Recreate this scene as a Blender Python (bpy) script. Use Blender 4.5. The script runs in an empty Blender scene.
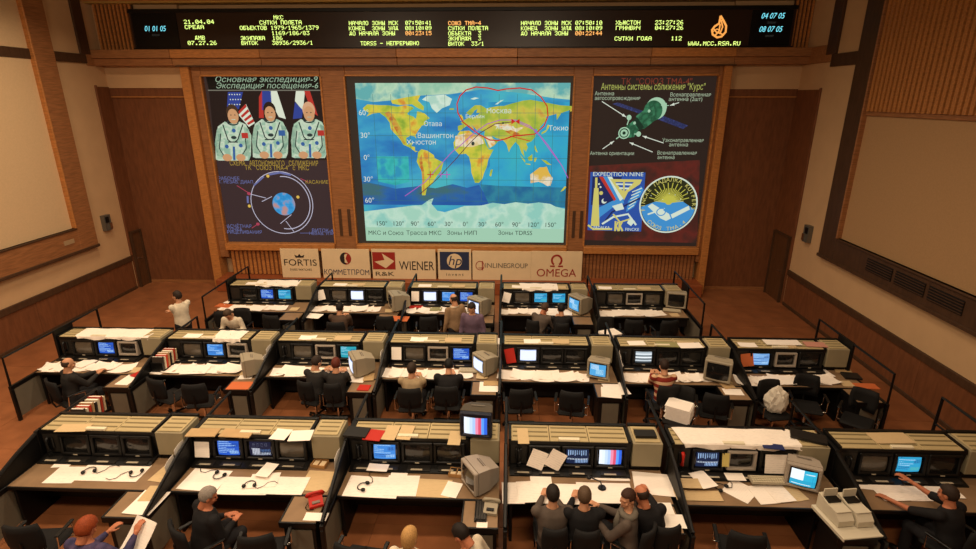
import bpy, bmesh, math, random
from mathutils import Vector, Matrix, Euler
random.seed(7)
S = bpy.context.scene
C = S.collection
# ------------------------------------------------------------------ camera
FPX = 540.0; PITCH = math.radians(18.15); YAW = math.radians(2.2); CAMH = 5.9
cam = bpy.data.cameras.new('camera'); cam.sensor_width = 36; cam.sensor_fit = 'HORIZONTAL'
cam.lens = FPX/976*36; cam.clip_end = 200
co = bpy.data.objects.new('camera', cam); C.objects.link(co)
co.location = (0, 0, CAMH); co.rotation_euler = (math.pi/2-PITCH, 0, YAW)
S.camera = co
# ------------------------------------------------------------------ world, lamps, exposure
S.view_settings.view_transform = 'Standard'; S.view_settings.look = 'None'
S.view_settings.gamma = 1; S.view_settings.use_curve_mapping = False
S.view_settings.exposure = 0.0
w = bpy.data.worlds.new('world'); S.world = w; w.use_nodes = True
w.node_tree.nodes['Background'].inputs[0].default_value = (1.0, .70, .45, 1)
w.node_tree.nodes['Background'].inputs[1].default_value = .24
def lamp(name, loc, size, watts, col=(1.0, .78, .55), rot=(0, 0, 0), spread=math.radians(150)):
    l = bpy.data.lights.new(name, 'AREA'); l.shape = 'RECTANGLE'; l.size, l.size_y = size
    l.energy = watts; l.color = col; l.spread = spread
    o = bpy.data.objects.new(name, l); C.objects.link(o); o.location = loc; o.rotation_euler = rot
    return o
# rows of ceiling lamps over the console hall
for x in (-9.0, -4.8, -.6, 3.4):
    for y, e in ((4.6, 108), (8.6, 98), (12.6, 112)):
        lamp('ceiling_lamp', (x, y, 8.7), (1.6, .5), e*{-9.0: 1.12, 3.4: .62}.get(x, 1))
# added fill lights above the camera, brightening the hall and the screens' wall
lamp('fill_light', (-6.0, .5, 8.2), (2.5, .5), 200, rot=(math.radians(52), 0, math.radians(8)))
lamp('fill_light', (1.0, .5, 8.2), (2.5, .5), 190, rot=(math.radians(52), 0, math.radians(8)))
# ------------------------------------------------------------------ helpers
SP, CP, SY, CY = math.sin(PITCH), math.cos(PITCH), math.sin(YAW), math.cos(YAW)
def ray(u, v):
    a = (u-488)/FPX; b = (v-274.5)/FPX
    fw = CP-b*SP; dn = SP+b*CP
    return Vector((a*CY-fw*SY, a*SY+fw*CY, -dn))
def atz(u, v, z): d = ray(u, v); return Vector((0, 0, CAMH))+d*((z-CAMH)/d.z)
def aty(u, v, y): d = ray(u, v); return Vector((0, 0, CAMH))+d*(y/d.y)
def lin(c):
    if isinstance(c, str): c = [int(c[i:i+2], 16) for i in (0, 2, 4)]
    return tuple(((x/255)/12.92 if x/255 <= .04045 else ((x/255+.055)/1.055)**2.4) for x in c)+(1.0,)
MATS = {}
def mat(name, c, rough=.6, metal=0, var=0, scale=4, stretch=(1, 1, 1), bump=0, spec=.3, c2=None, alpha=1, trans=0):
    """procedural surface: base colour, optionally mottled between c and c2 by stretched noise"""
    if name in MATS: return MATS[name]
    m = bpy.data.materials.new(name); m.use_nodes = True; MATS[name] = m
    nt = m.node_tree; b = nt.nodes['Principled BSDF']
    col = lin(c); b.inputs['Base Color'].default_value = col
    b.inputs['Roughness'].default_value = rough; b.inputs['Metallic'].default_value = metal
    b.inputs['Specular IOR Level'].default_value = spec
    if trans: b.inputs['Transmission Weight'].default_value = trans
    if alpha < 1: b.inputs['Alpha'].default_value = alpha
    if var or bump or c2:
        tc = nt.nodes.new('ShaderNodeTexCoord'); mp = nt.nodes.new('ShaderNodeMapping')
        mp.inputs['Scale'].default_value = stretch
        nz = nt.nodes.new('ShaderNodeTexNoise'); nz.inputs['Scale'].default_value = scale; nz.inputs['Detail'].default_value = 6
        nt.links.new(tc.outputs['Object'], mp.inputs[0]); nt.links.new(mp.outputs[0], nz.inputs['Vector'])
        if var or c2:
            r = nt.nodes.new('ShaderNodeValToRGB')
            a = lin(c2) if c2 else tuple(x*(1-var) for x in col[:3])+(1,)
            d = col if c2 else tuple(min(1, x*(1+var)) for x in col[:3])+(1,)
            r.color_ramp.elements[0].position = .35; r.color_ramp.elements[1].position = .65
            r.color_ramp.elements[0].color = a; r.color_ramp.elements[1].color = d
            nt.links.new(nz.outputs['Fac'], r.inputs[0]); nt.links.new(r.outputs[0], b.inputs['Base Color'])
        if bump:
            bp = nt.nodes.new('ShaderNodeBump'); bp.inputs['Strength'].default_value = bump; bp.inputs['Distance'].default_value = .01
            nt.links.new(nz.outputs['Fac'], bp.inputs['Height']); nt.links.new(bp.outputs[0], b.inputs['Normal'])
    return m
def emis(name, c, strength=1.0, c2=None, scale=6, stretch=(1, 1, 1), p=(.4, .6), detail=4):
    """lit picture on a screen: light comes from the display itself"""
    if name in MATS: return MATS[name]
    m = bpy.data.materials.new(name); m.use_nodes = True; MATS[name] = m
    nt = m.node_tree; b = nt.nodes['Principled BSDF']
    b.inputs['Base Color'].default_value = (.01, .01, .01, 1); b.inputs['Roughness'].default_value = .5
    b.inputs['Specular IOR Level'].default_value = .1
    b.inputs['Emission Color'].default_value = lin(c); b.inputs['Emission Strength'].default_value = strength
    if c2:
        tc = nt.nodes.new('ShaderNodeTexCoord'); mp = nt.nodes.new('ShaderNodeMapping'); mp.inputs['Scale'].default_value = stretch
        nz = nt.nodes.new('ShaderNodeTexNoise'); nz.inputs['Scale'].default_value = scale; nz.inputs['Detail'].default_value = detail
        r = nt.nodes.new('ShaderNodeValToRGB')
        cs = [c]+(c2 if isinstance(c2, list) else [c2])
        r.color_ramp.elements[0].position = p[0]; r.color_ramp.elements[1].position = p[1]
        r.color_ramp.elements[0].color = lin(cs[0]); r.color_ramp.elements[1].color = lin(cs[-1])
        for i, q in enumerate(cs[1:-1]):
            e = r.color_ramp.elements.new(p[0]+(p[1]-p[0])*(i+1)/(len(cs)-1)); e.color = lin(q)
        nt.links.new(tc.outputs['Object'], mp.inputs[0]); nt.links.new(mp.outputs[0], nz.inputs['Vector'])
        nt.links.new(nz.outputs['Fac'], r.inputs[0]); nt.links.new(r.outputs[0], b.inputs['Emission Color'])
    return m
class G:
    """collects shapes for ONE mesh object"""
    def __init__(s): s.v = []; s.f = []; s.m = []; s.X = None
    def add(s, vs, fs, m=0):
        n = len(s.v)
        s.v += [tuple(s.X @ Vector(p)) if s.X is not None else tuple(p) for p in vs]
        s.f += [tuple(i+n for i in f) for f in fs]; s.m += [m]*len(fs); return s
    def box(s, x0, x1, y0, y1, z0, z1, m=0, b=0):
        if b <= 0:
            vs = [(x, y, z) for z in (z0, z1) for y in (y0, y1) for x in (x0, x1)]
            return s.add(vs, [(0, 2, 3, 1), (4, 5, 7, 6), (0, 1, 5, 4), (2, 6, 7, 3), (0, 4, 6, 2), (1, 3, 7, 5)], m)
        bm = bmesh.new(); r = bmesh.ops.create_cube(bm, size=1)
        for q in bm.verts: q.co = ((x0+x1)/2+q.co.x*(x1-x0), (y0+y1)/2+q.co.y*(y1-y0), (z0+z1)/2+q.co.z*(z1-z0))
        bmesh.ops.bevel(bm, geom=bm.edges[:], offset=b, segments=1, affect='EDGES', profile=.5)
        bm.verts.index_update(); vs = [tuple(q.co) for q in bm.verts]; fs = [[q.index for q in f.verts] for f in bm.faces]; bm.free()
        return s.add(vs, fs, m)
    def prism(s, pts, a0, a1, axis='x', m=0):
        """outline pts extruded along axis; (y,z) for x, (x,z) for y, (x,y) for z"""
        def P(p, a): return {'x': (a, p[0], p[1]), 'y': (p[0], a, p[1]), 'z': (p[0], p[1], a)}[axis]
        n = len(pts); vs = [P(p, a0) for p in pts]+[P(p, a1) for p in pts]
        fs = [tuple(range(n))[::-1], tuple(range(n, 2*n))]+[(i, (i+1) % n, n+(i+1) % n, n+i) for i in range(n)]
        return s.add(vs, fs, m)
    def tube(s, pts, r, n=6, m=0, closed=False):
        pts = [Vector(p) for p in pts]; k = len(pts); rr = r if isinstance(r, (list, tuple)) else [r]*k
        vs = []; up = None
        for i, p in enumerate(pts):
            a = pts[(i-1) % k] if (i or closed) else p; c = pts[(i+1) % k] if (i < k-1 or closed) else p
            t = (c-a).normalized() if (c-a).length > 1e-9 else Vector((0, 0, 1))
            if up is None: up = Vector((0, 0, 1)) if abs(t.z) < .9 else Vector((1, 0, 0))
            sd = t.cross(up)
            if sd.length < 1e-6: sd = t.orthogonal()
            sd.normalize(); up = sd.cross(t).normalized()
            for j in range(n):
                q = 2*math.pi*j/n; vs.append(p+(sd*math.cos(q)+up*math.sin(q))*rr[i])
        fs = []
        for i in range(k if closed else k-1):
            i2 = (i+1) % k
            for j in range(n): fs.append((i*n+j, i*n+(j+1) % n, i2*n+(j+1) % n, i2*n+j))
        if not closed: fs += [tuple(range(n))[::-1], tuple(range((k-1)*n, k*n))]
        return s.add(vs, fs, m)
    def ell(s, c, r, nu=12, nv=8, m=0, R=None):
        c = Vector(c); vs = []; fs = []
        def T(q): q = Vector((q[0]*r[0], q[1]*r[1], q[2]*r[2])); return c+(R @ q if R else q)
        vs.append(T((0, 0, 1)))
        for i in range(1, nv):
            a = math.pi*i/nv
            for j in range(nu): b = 2*math.pi*j/nu; vs.append(T((math.sin(a)*math.cos(b), math.sin(a)*math.sin(b), math.cos(a))))
        vs.append(T((0, 0, -1))); L = len(vs)-1
        for j in range(nu):
            fs.append((0, 1+j, 1+(j+1) % nu)); fs.append((L, L-nu+(j+1) % nu, L-nu+j))
        for i in range(nv-2):
            for j in range(nu): a = 1+i*nu; fs.append((a+j, a+nu+j, a+nu+(j+1) % nu, a+(j+1) % nu))
        return s.add(vs, fs, m)
    def poly(s, pts, off=0, m=0):
        """flat print polygon: pts (x,z) on a wall facing -y, lifted off the surface"""
        return s.add([(p[0], -off, p[1]) for p in pts], [tuple(range(len(pts)))], m)
    def ring(s, cx, cz, rx, rz, w, a0=0, a1=360, n=40, off=0, m=0):
        st = [math.radians(a0+(a1-a0)*i/n) for i in range(n+1)]
        vs = [(cx+(rx-w/2)*math.cos(t), -off, cz+(rz-w/2)*math.sin(t)) for t in st]+[(cx+(rx+w/2)*math.cos(t), -off, cz+(rz+w/2)*math.sin(t)) for t in st]
        return s.add(vs, [(i, i+1, n+2+i, n+1+i) for i in range(n)], m)
    def disc(s, cx, cz, rx, rz, n=32, off=0, m=0):
        return s.poly([(cx+rx*math.cos(2*math.pi*i/n), cz+rz*math.sin(2*math.pi*i/n)) for i in range(n)], off, m)
    def stroke(s, pts, w, off=0, m=0, closed=False):
        k = len(pts); L = []; R_ = []
        for i, p in enumerate(pts):
            a = pts[i-1] if (i or closed) else p; c = pts[(i+1) % k] if (i < k-1 or closed) else p
            d = Vector((c[0]-a[0], c[1]-a[1])); d = d.normalized() if d.length > 1e-9 else Vector((1, 0)); nn = Vector((-d.y, d.x))*w/2
            L.append((p[0]+nn.x, -off, p[1]+nn.y)); R_.append((p[0]-nn.x, -off, p[1]-nn.y))
        return s.add(L+R_, [(i, (i+1) % k, k+(i+1) % k, k+i) for i in range(k if closed else k-1)], m)
def ob(name, g, mats, parent=None, loc=None, rot=None, smooth=False):
    me = bpy.data.meshes.new(name)
    if isinstance(g, G):
        me.from_pydata(g.v, [], g.f)
        mats = mats if isinstance(mats, (list, tuple)) else [mats]
        for q in mats: me.materials.append(q)
        if len(mats) > 1: me.polygons.foreach_set('material_index', g.m)
        if smooth: me.polygons.foreach_set('use_smooth', [True]*len(me.polygons))
        me.update()
    else: me = g
    o = bpy.data.objects.new(name, me); C.objects.link(o)
    if parent is not None: o.parent = parent
    if loc is not None: o.location = loc
    if rot is not None: o.rotation_euler = rot
    return o
def fixn(o):
    bm = bmesh.new(); bm.from_mesh(o.data); bmesh.ops.recalc_face_normals(bm, faces=bm.faces[:]); bm.to_mesh(o.data); bm.free(); return o
def tag(o, label, cat, group=None, kind=None):
    o['label'] = label
    if cat: o['category'] = cat
    if group: o['group'] = group
    if kind: o['kind'] = kind
    return o
def thing(name, label, cat, loc=(0, 0, 0), rz=0, group=None):
    o = bpy.data.objects.new(name, None); C.objects.link(o); o.empty_display_size = .1
    o.location = loc; o.rotation_euler = (0, 0, rz); return tag(o, label, cat, group)
def struct(name, g, m, parent=None, label=None, **k):
    o = ob(name, g, m, parent, **k)
    if parent is None: o['kind'] = 'structure'
    if label: o['label'] = label
    return o
def dup(o, parent=None, deep=True):
    c = o.copy(); C.objects.link(c); c.parent = parent
    if deep:
        for ch in list(o.children): dup(ch, c)
    return c
def setmat(o, m, i=0):
    o.material_slots[i].link = 'OBJECT'; o.material_slots[i].material = m
GLYC = {}
def text_mesh(s, size, shear=0, bold=0, align='CENTER', spacing=1.0):
    """flat lettering; every outline of a letter is filled on its own"""
    from mathutils.geometry import tessellate_polygon, interpolate_bezier
    s = s.replace('М', 'M').replace('Х', 'X').replace('ы', 'ь\u0131')
    cu = bpy.data.curves.new('t', 'FONT'); cu.body = s; cu.size = size; cu.align_x = align; cu.align_y = 'CENTER'
    cu.shear = shear; cu.space_character = spacing
    o = bpy.data.objects.new('t', cu); C.objects.link(o)
    dg = bpy.context.evaluated_depsgraph_get(); e = o.evaluated_get(dg); c2 = e.to_curve(dg)
    loops = []
    for sp in c2.splines:
        pts = []; bp = sp.bezier_points; n = len(bp)
        for i in range(n):
            p, q = bp[i], bp[(i+1) % n]; st = (q.co-p.co).length < 1e-7
            if st: continue
            flat = (p.handle_right-p.co).length < 1e-7 and (q.handle_left-q.co).length < 1e-7
            pts += [p.co.copy()] if flat else [x.copy() for x in interpolate_bezier(p.co, p.handle_right, q.handle_left, q.co, 5)[:-1]]
        if not n: pts = [Vector(p.co[:3]) for p in sp.points]
        cl = []
        for p in pts:
            if not cl or (p-cl[-1]).length > size*1e-3: cl.append(Vector((p.x, p.y, 0)))
        if len(cl) > 2 and (cl[0]-cl[-1]).length < size*1e-3: cl.pop()
        if len(cl) > 2: loops.append(cl)
    e.to_curve_clear(); bpy.data.objects.remove(o); bpy.data.curves.remove(cu)
    ar = lambda L: sum(L[i-1].x*L[i].y-L[i].x*L[i-1].y for i in range(len(L)))/2
    def inside(p, L):
        r = False
        for i in range(len(L)):
            a, b = L[i-1], L[i]
            if (a.y > p.y) != (b.y > p.y) and p.x < (b.x-a.x)*(p.y-a.y)/(b.y-a.y)+a.x: r = not r
        return r
    vs, fs = [], []
    def within(h, M): return abs(ar(M)) > abs(ar(h)) and ar(M)*ar(h) < 0 and all(inside(p, M) for p in h[::3])
    holes = [L for L in loops if any(within(L, M) for M in loops)]; outs = [L for L in loops if not any(L is h for h in holes)]
    for L in outs:
        hs = [h for h in holes if within(h, L)]
        k = len(vs); allp = L+[p for h in hs for p in h]; vs += [tuple(p) for p in allp]; fs += [tuple(k+i for i in t) for t in tessellate_polygon([L]+hs)]
    me = bpy.data.meshes.new('lettering'); me.from_pydata(vs, [], fs); return me
def text(s, x, z, size, m, parent, off=.006, name='lettering', width=None, **k):
    """words set flat on a vertical face that looks towards -y"""
    me = text_mesh(s, size, **k); me.materials.clear(); me.materials.append(m)
    sx = 1.0
    if width:
        xs = [v.co.x for v in me.vertices]
        if xs: sx = width/(max(xs)-min(xs))
    for v in me.vertices: v.co = (v.co.x*sx+x, -off, v.co.y+z)
    o = bpy.data.objects.new(name, me); C.objects.link(o); o.parent = parent; o['kind'] = 'stuff'; return o
# ------------------------------------------------------------------ shared surfaces
WOOD = mat('brown_wood', '96633c', .45, var=.22, scale=3, stretch=(1, 1, 14), bump=.05)
WOODH = mat('brown_wood_boards', '9a683f', .45, var=.22, scale=3, stretch=(1.2, 10, 14), bump=.05)
WOODL = mat('light_wood_trim', 'b4763f', .4, var=.18, scale=3, stretch=(2, 10, 10))
PANEL = mat('dark_red_wood_panel', '734529', .55, var=.15, scale=5, stretch=(3, 3, .6), bump=.05)
DARKW = mat('dark_wood_trim', '4a3220', .5, var=.15, scale=4, stretch=(4, 4, .8))
PLAST = mat('plaster', 'cba57a', .85, var=.03, scale=2, bump=.03)
FLOORM = mat('red_brown_floor', '8a4a2a', .42, var=.14, scale=2.2, bump=.02)
BLACK = mat('black_console_paint', '0c0b0a', .5, var=.2, scale=6)
BLACKP = mat('black_plastic', '0f0e0d', .4)
RAILM = mat('black_rail', '0d0b0a', .45)
BEIGE = mat('beige_console_panel', 'b19e74', .6, var=.05, scale=3)
BEIGED = mat('beige_louvre_slot', '786a49', .7)
LAMI = mat('tan_laminate', '856a4e', .5, var=.08, scale=5)
GREYP = mat('grey_green_panel', '6a6253', .6, var=.06, scale=3)
CRTCASE = mat('grey_monitor_case', '9d9183', .5)
CHROME = mat('chrome', 'd8d4cc', .2, metal=1)
GLASSOFF = mat('dark_tube_glass', '1c1b1a', .12, spec=.6)
GLASSGREY = mat('grey_tube_glass', '4b443b', .2, spec=.6, c2='6a6052', scale=3)
# ------------------------------------------------------------------ the hall
XL, XR, YW, ZC = -12.05, 8.27, 16.75, 8.9
fl = struct('floor', G().box(XL-.2, XR+.2, -2, YW+.2, -.2, -.012), mat('floor_joint', '3a2114', .7))
fm = [bpy.data.meshes.new('floor_sheet') for _ in range(1)]
i = 0
sheet = G().box(0, 2.535, 0, 1.49, -.012, 0)
tones = [mat('floor_sheet_a', '8e5836', .38, var=.14, scale=2.2), mat('floor_sheet_b', '8a5433', .4, var=.14, scale=2.2), mat('floor_sheet_c', '925b38', .38, var=.14, scale=2.2)]
fo = ob('floor_sheet', sheet, tones[0], fl)
for ix in range(8):
    for iy in range(12):
        o = fo if (ix, iy) == (0, 0) else dup(fo, fl)
        o.location = (XL+ix*2.54, -1.2+iy*1.4959, 0); setmat(o, random.choice(tones))
ce = struct('ceiling', G().box(XL-.2, XR+.2, -2, YW+.2, ZC, ZC+.2), mat('olive_ceiling', '8f7a45', .8, var=.06, scale=2))
# front wall: plaster band, recessed dark wings, projecting screen section
wf = struct('wall_front', G().box(XL-.2, XR+.2, YW+.08, YW+.3, 0, ZC), PLAST)
g = G(); g.box(XL, -9.55, YW-.05, YW+.08, 6.17, ZC); g.box(6.19, XR, YW-.05, YW+.08, 6.13, ZC); ob('plaster_band', g, PLAST, wf)
for x0, x1 in ((XL, -9.55), (6.19, XR)):
    ob('wing_panel', G().box(x0, x1, YW, YW+.08, 0, 5.9), PANEL, wf)
    ob('wing_lintel', G().box(x0, x1, YW-.03, YW+.08, 5.93, 6.17), PANEL, wf)
    ob('wing_shelf_moulding', G().box(x0, x1, YW-.05, YW+.02, 5.9, 5.93), WOODL, wf)
    ob('wing_skirting', G().box(x0, x1, YW-.02, YW+.02, 0, .1), WOOD, wf)
# frame around the screens
SX = [(-9.0, -5.5), (-4.77, 1.81), (2.37, 5.87)]; SZ = (1.48, 6.48)
def frame_piece(name, x0, x1, z0, z1, y0, y1, m, b=.015): return ob(name, G().box(x0, x1, y0, y1, z0, z1, 0, b), m, wf)
frame_piece('screen_post', -9.55, -9.28, 0, 6.77, 16.3, YW, WOODL)
frame_piece('screen_post', 5.98, 6.19, 0, 6.77, 16.3, YW, WOODL)
frame_piece('screen_stile', -9.28, -9.0, 1.0, 6.77, 16.42, YW, WOOD)
frame_piece('screen_stile', -5.5, -4.77, 1.2, 6.77, 16.42, YW, WOOD)
frame_piece('screen_stile', 1.81, 2.37, 1.2, 6.77, 16.42, YW, WOOD)
frame_piece('screen_stile', 5.87, 5.98, 1.0, 6.77, 16.42, YW, WOOD)
for x0, x1 in SX:
    frame_piece('screen_head', x0, x1, 6.48, 6.77, 16.42, YW, WOOD)
    frame_piece('screen_sill', x0-.02, x1+.02, 1.26, 1.48, 16.3, YW, WOODL)
    for xa in (x0-.045, x1-.005): frame_piece('screen_bead', xa, xa+.05, 1.48, 6.48, 16.38, 16.46, WOODL, .008)
    frame_piece('screen_bead', x0, x1, 6.48, 6.53, 16.38, 16.46, WOODL, .008)
for x in (-5.3, -5.02, 1.97, 2.2):      # slots on the stiles between the screens
    ob('stile_slot', G().box(x, x+.09, 16.4, 16.425, 1.75, 2.6), DARKW, wf)
# cornice beam under the display, in boards
xs = [-12.05, -9.7, -7.1, -3.2, .2, 3.9, 6.2, 8.27]
for i in range(7):
    m = (WOODH, WOOD, WOODL)[(i*2) % 3]
    ob('cornice_board', G().box(xs[i]+.004, xs[i+1]-.004, 16.2, YW, 6.97, 7.2, 0, .01), WOODL if i % 2 else WOODH, wf)
    ob('cornice_board', G().box(xs[i]+.004, xs[i+1]-.004, 16.27, YW, 6.77, 6.965, 0, .01), WOODH if i % 2 else WOOD, wf)
ob('cornice_lower_moulding', G().box(-9.6, 6.25, 16.22, YW, 6.74, 6.775), DARKW, wf)  # dark wood strip along the foot of the cornice boards
# ribbed boards beside the display
def ribs(x0, x1, z0, z1, y, step, wdt, d, name='ribs', par=wf, m=WOODL, back=DARKW):
    ob('rib_backing', G().box(x0, x1, y, y+.05, z0, z1), back, par)
    g = G(); n = int((x1-x0)/step)
    for i in range(n): xx = x0+(x1-x0)*(i+.5)/n; g.box(xx-wdt/2, xx+wdt/2, y-d, y, z0, z1)
    o = ob(name, g, m, par); o['kind'] = 'stuff'; return o
ribs(-11.95, -10.8, 7.2, 8.62, 16.6, .105, .06, .05)
ribs(7.74, 8.27, 7.2, 8.62, 16.6, .105, .06, .05)
ob('head_board', G().box(XL, XR, 16.35, YW, 8.42, 8.9, 0, .02), mat('olive_board', 'b39350', .6, var=.1, scale=3, stretch=(1, 8, 8)), wf)
ob('head_moulding', G().box(XL, XR, 16.25, 16.36, 8.46, 8.56, 0, .01), WOODL, wf)
# ribbed grille boards and red plinth below the screens
ribs(-8.98, -7.3, .42, 1.24, 16.52, .13, .085, .03, m=WOODL, back=PANEL)
ribs(2.35, 5.86, .4, 1.24, 16.52, .11, .075, .03, m=WOOD, back=PANEL)
ob('plinth_shelf', G().box(-9.28, 6.0, 15.9, YW, 0, .4, 0, .02), mat('red_plinth_wood', '8d4a28', .5, var=.12, scale=3, stretch=(1, 6, 6)), wf)
# side walls
def side(nm, x, sgn, y_edge, ztop):
    # sgn: +1 right wall (faces -x), -1 left wall
    a, b = (x, x+.3) if sgn > 0 else (x-.3, x)
    w_ = struct('wall_'+nm, G().box(a, b, -2, YW+.3, 0, ZC), PLAST)
    def s(name, y0, y1, z0, z1, d, m, bev=.01):
        x0, x1 = (x-d, x) if sgn > 0 else (x, x+d)
        return ob(name, G().box(x0, x1, y0, y1, z0, z1, 0, bev), m, w_)
    s('wing_return_panel', y_edge, YW, 0, ztop, .02, PANEL, 0)
    s('wing_return_edge', y_edge-.05, y_edge+.02, 1.1, ztop+.04, .05, PANEL)
    y = -2.0
    while y < y_edge-.4:                         # dado of dark boards with a cap rail
        y1 = min(y+2.4, y_edge-.06); s('dado_panel', y+.003, y1-.003, .1, .95, .03, PANEL, .004); y = y1
    s('dado_cap', -2, y_edge-.06, .93, 1.1, .06, DARKW); s('skirting_board', -2, y_edge-.06, 0, .1, .045, DARKW)
    return w_, s
wl, sl = side('left', XL, -1, 16.17, 6.2)
wr, sr = side('right', XR, 1, 15.5, 6.1)
sl('wall_band', 13.0, 16.0, 6.82, 7.06, .06, DARKW); sl('wall_band', 16.0, YW, 6.77, 7.2, .05, WOODH)
sl('corner_pilaster', 15.82, 16.2, 7.06, ZC, .06, DARKW)
sr('wall_band', 14.0, 15.2, 6.65, 6.95, .06, DARKW); sr('corner_pilaster', 15.03, 15.45, 6.95, ZC, .08, DARKW); sr('wall_band', 15.2, YW, 6.77, 7.2, .06, WOODH)
# left: tall framed gallery window; right: framed panel with ribbed boards above
def bay(s, w_, x, sgn, y1, wst, z0, zr, pane, nm):
    y0 = y1-6.5
    s('frame_stile', y1-wst, y1, z0, ZC, .12, WOOD if sgn < 0 else DARKW); s('frame_rail', y0, y1-wst, z0, zr, .12, WOOD if sgn < 0 else DARKW)
    s('frame_bead', y1-wst-.05, y1-wst, zr, ZC, .15, WOODL if sgn < 0 else WOOD); s('frame_bead', y0, y1-wst, zr-.04, zr, .15, DARKW)
    s('frame_lip', y0, y1, z0-.05, z0+.03, .16, DARKW)
bay(sl, wl, XL, -1, 14.8, .66, 1.83, 2.47, None, 'left')
bay(sr, wr, XR, 1, 14.0, .65, 2.0, 2.58, None, 'right')
sr('frame_panel', 7.5, 13.35, 2.58, 5.5, .03, mat('tan_cloth_panel', 'b08a60', .85, var=.04, scale=30), 0)
sr('panel_rail', 7.5, 13.35, 5.5, 5.6, .07, WOOD)
sl('frame_panel', 8.3, 14.14, 2.47, ZC, .03, mat('cream_cloth_panel', 'd6b58a', .85, var=.03, scale=30), 0)
g = G()
for i in range(40): y = 13.25-i*.145; g.box(XR-.11, XR-.03, y-.09, y, 5.6, ZC)
o = ob('ribs', g, WOODL, wr); o['kind'] = 'stuff'; ob('rib_backing', G().box(XR-.03, XR, 7.5, 13.35, 5.6, ZC), DARKW, wr)
for k in range(3):                               # dark vent grilles in the rail
    y = 12.05-k*.95; ob('vent_opening', G().box(XR-.135, XR-.12, y-.85, y, 2.17, 2.45), mat('vent_black', '120e0b', .6), wr)
    g = G()
    for q in range(5): g.box(XR-.15, XR-.125, y-.85, y, 2.19+q*.055, 2.205+q*.055)
    ob('vent_slat', g, DARKW, wr)['kind'] = 'stuff'
ob('rail_slot', G().box(XL+.12, XL+.135, 13.6, 13.95, 2.1, 2.22), mat('slot_cream', 'a98b66', .6), wl)
# doors
def door(n, x0, x1, y0, y1, z1, xwall, sgn):
    d = .05
    a, b = (xwall-d-.02, xwall-.02) if sgn > 0 else (xwall+.02, xwall+.02+d)
    o = struct('door_%d' % n, G().box(a, b, y0, y1, 0, z1, 0, .006), mat('door_brown', '5b3a22', .5, var=.12, scale=4, stretch=(4, 4, .7)))
    e0, e1 = (a-.03, b) if sgn > 0 else (a, b+.03)
    for yy in (y0-.06, y1): ob('door_jamb', G().box(e0, e1, yy, yy+.06, 0, z1+.06), DARKW, o)
    ob('door_head', G().box(e0, e1, y0, y1, z1, z1+.06), DARKW, o)
    ob('door_handle', G().tube([(a if sgn > 0 else b, y0+.1, .95), ((a-.06) if sgn > 0 else (b+.06), y0+.1, .95), ((a-.06) if sgn > 0 else (b+.06), y0+.22, .95)], .012), CHROME, o)
    return o
door(1, 0, 0, 16.28, 16.66, 1.78, XL, -1)['label'] = 'narrow brown door in the left wing beside the crew photo screen'
door(2, 0, 0, 15.66, 16.5, 1.98, XR, 1)['label'] = 'brown door in the right wing near the tan framed panel'
# wall boxes (air sensors) on both plaster walls
for nm, x, sg, y, lab in (('left', XL, 1, 15.35, 'small grey metal box on the left plaster wall'), ('right', XR, -1, 14.75, 'small grey metal box on the right plaster wall')):
    t = thing('wall_box', lab, 'wall box', (x, y, 2.36))
    ob('housing', G().box(0, sg*.12, -.13, .13, -.24, .22, 0, 0), mat('grey_box', '6f6a60', .4, metal=.5), t)
    ob('dial', G().box(sg*.12, sg*.14, -.09, .03, 0, .17), BLACKP, t); ob('cap', G().box(sg*.12, sg*.15, .02, .12, -.2, -.02), CHROME, t)
# ------------------------------------------------------------------ projection screens
def E_(c, s=1.0): return emis('lit_'+c+('' if s == 1 else '_%d' % (s*100)), c, s)
def px(scr, u, v):
    """photograph point on the screen's plane, in the screen's own coordinates"""
    p = aty(u, v, scr.location.y); return (p.x-scr.location.x, p.z-scr.location.z)
def screen(name, k, label, m):
    x0, x1 = SX[k]; o = ob(name, G().box(-(x1-x0)/2, (x1-x0)/2, 0, .08, -(SZ[1]-SZ[0])/2, (SZ[1]-SZ[0])/2), m)
    o.location = ((x0+x1)/2, 16.55, (SZ[0]+SZ[1])/2); return tag(o, label, 'screen')
# ---- centre: world map
sc = screen('projection_screen', 1, 'large lit screen with a coloured world map in the middle', emis('screen_margin', '3a2e24', .8))
KX, KZ = 5.30/300, 2.63/120*1.0
def ll(lo, la): return (-1.37-sc.location.x+lo*KX, 4.16-sc.location.z+la*.0218)
mx0, mx1, mz0, mz1 = -4.52-sc.location.x, 1.74-sc.location.x, 1.56-sc.location.z, 6.3-sc.location.z
ocean = emis('ocean', '2266ac', 1, ['2a80b8', '3a9cc0', '45b0bc'], scale=.8, p=(.32, .66), stretch=(.7, 1, 1.6))
ob('map_ocean', G().poly([(mx0, mz0), (mx1, mz0), (mx1, mz1), (mx0, mz1)], .004), ocean, sc)
deep = G(); z30, z60 = ll(0, -38)[1], ll(0, -66)[1]
deep.poly([(mx0, z60), ll(45, -66), ll(36, -50), ll(26, -37), ll(5, -41), ll(-20, -36), ll(-50, -42), ll(-80, -39), ll(-120, -43), ll(-150, -37), (mx0, ll(0, -33)[1])], .005)
ob('map_deep_water', deep, emis('deep_water', '1d539c', 1, ['2660a0', '3a6670'], scale=1.1, p=(.4, .62), stretch=(.6, 1, 1.8)), sc)
ob('map_water_patch', G().poly([ll(-150, 2), ll(-95, 2), ll(-95, -33), ll(-120, -38), ll(-150, -33)], .0055), emis('teal_water', '2aa3a4', 1, ['37b3b0', '2a8fb4'], scale=2), sc)
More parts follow.
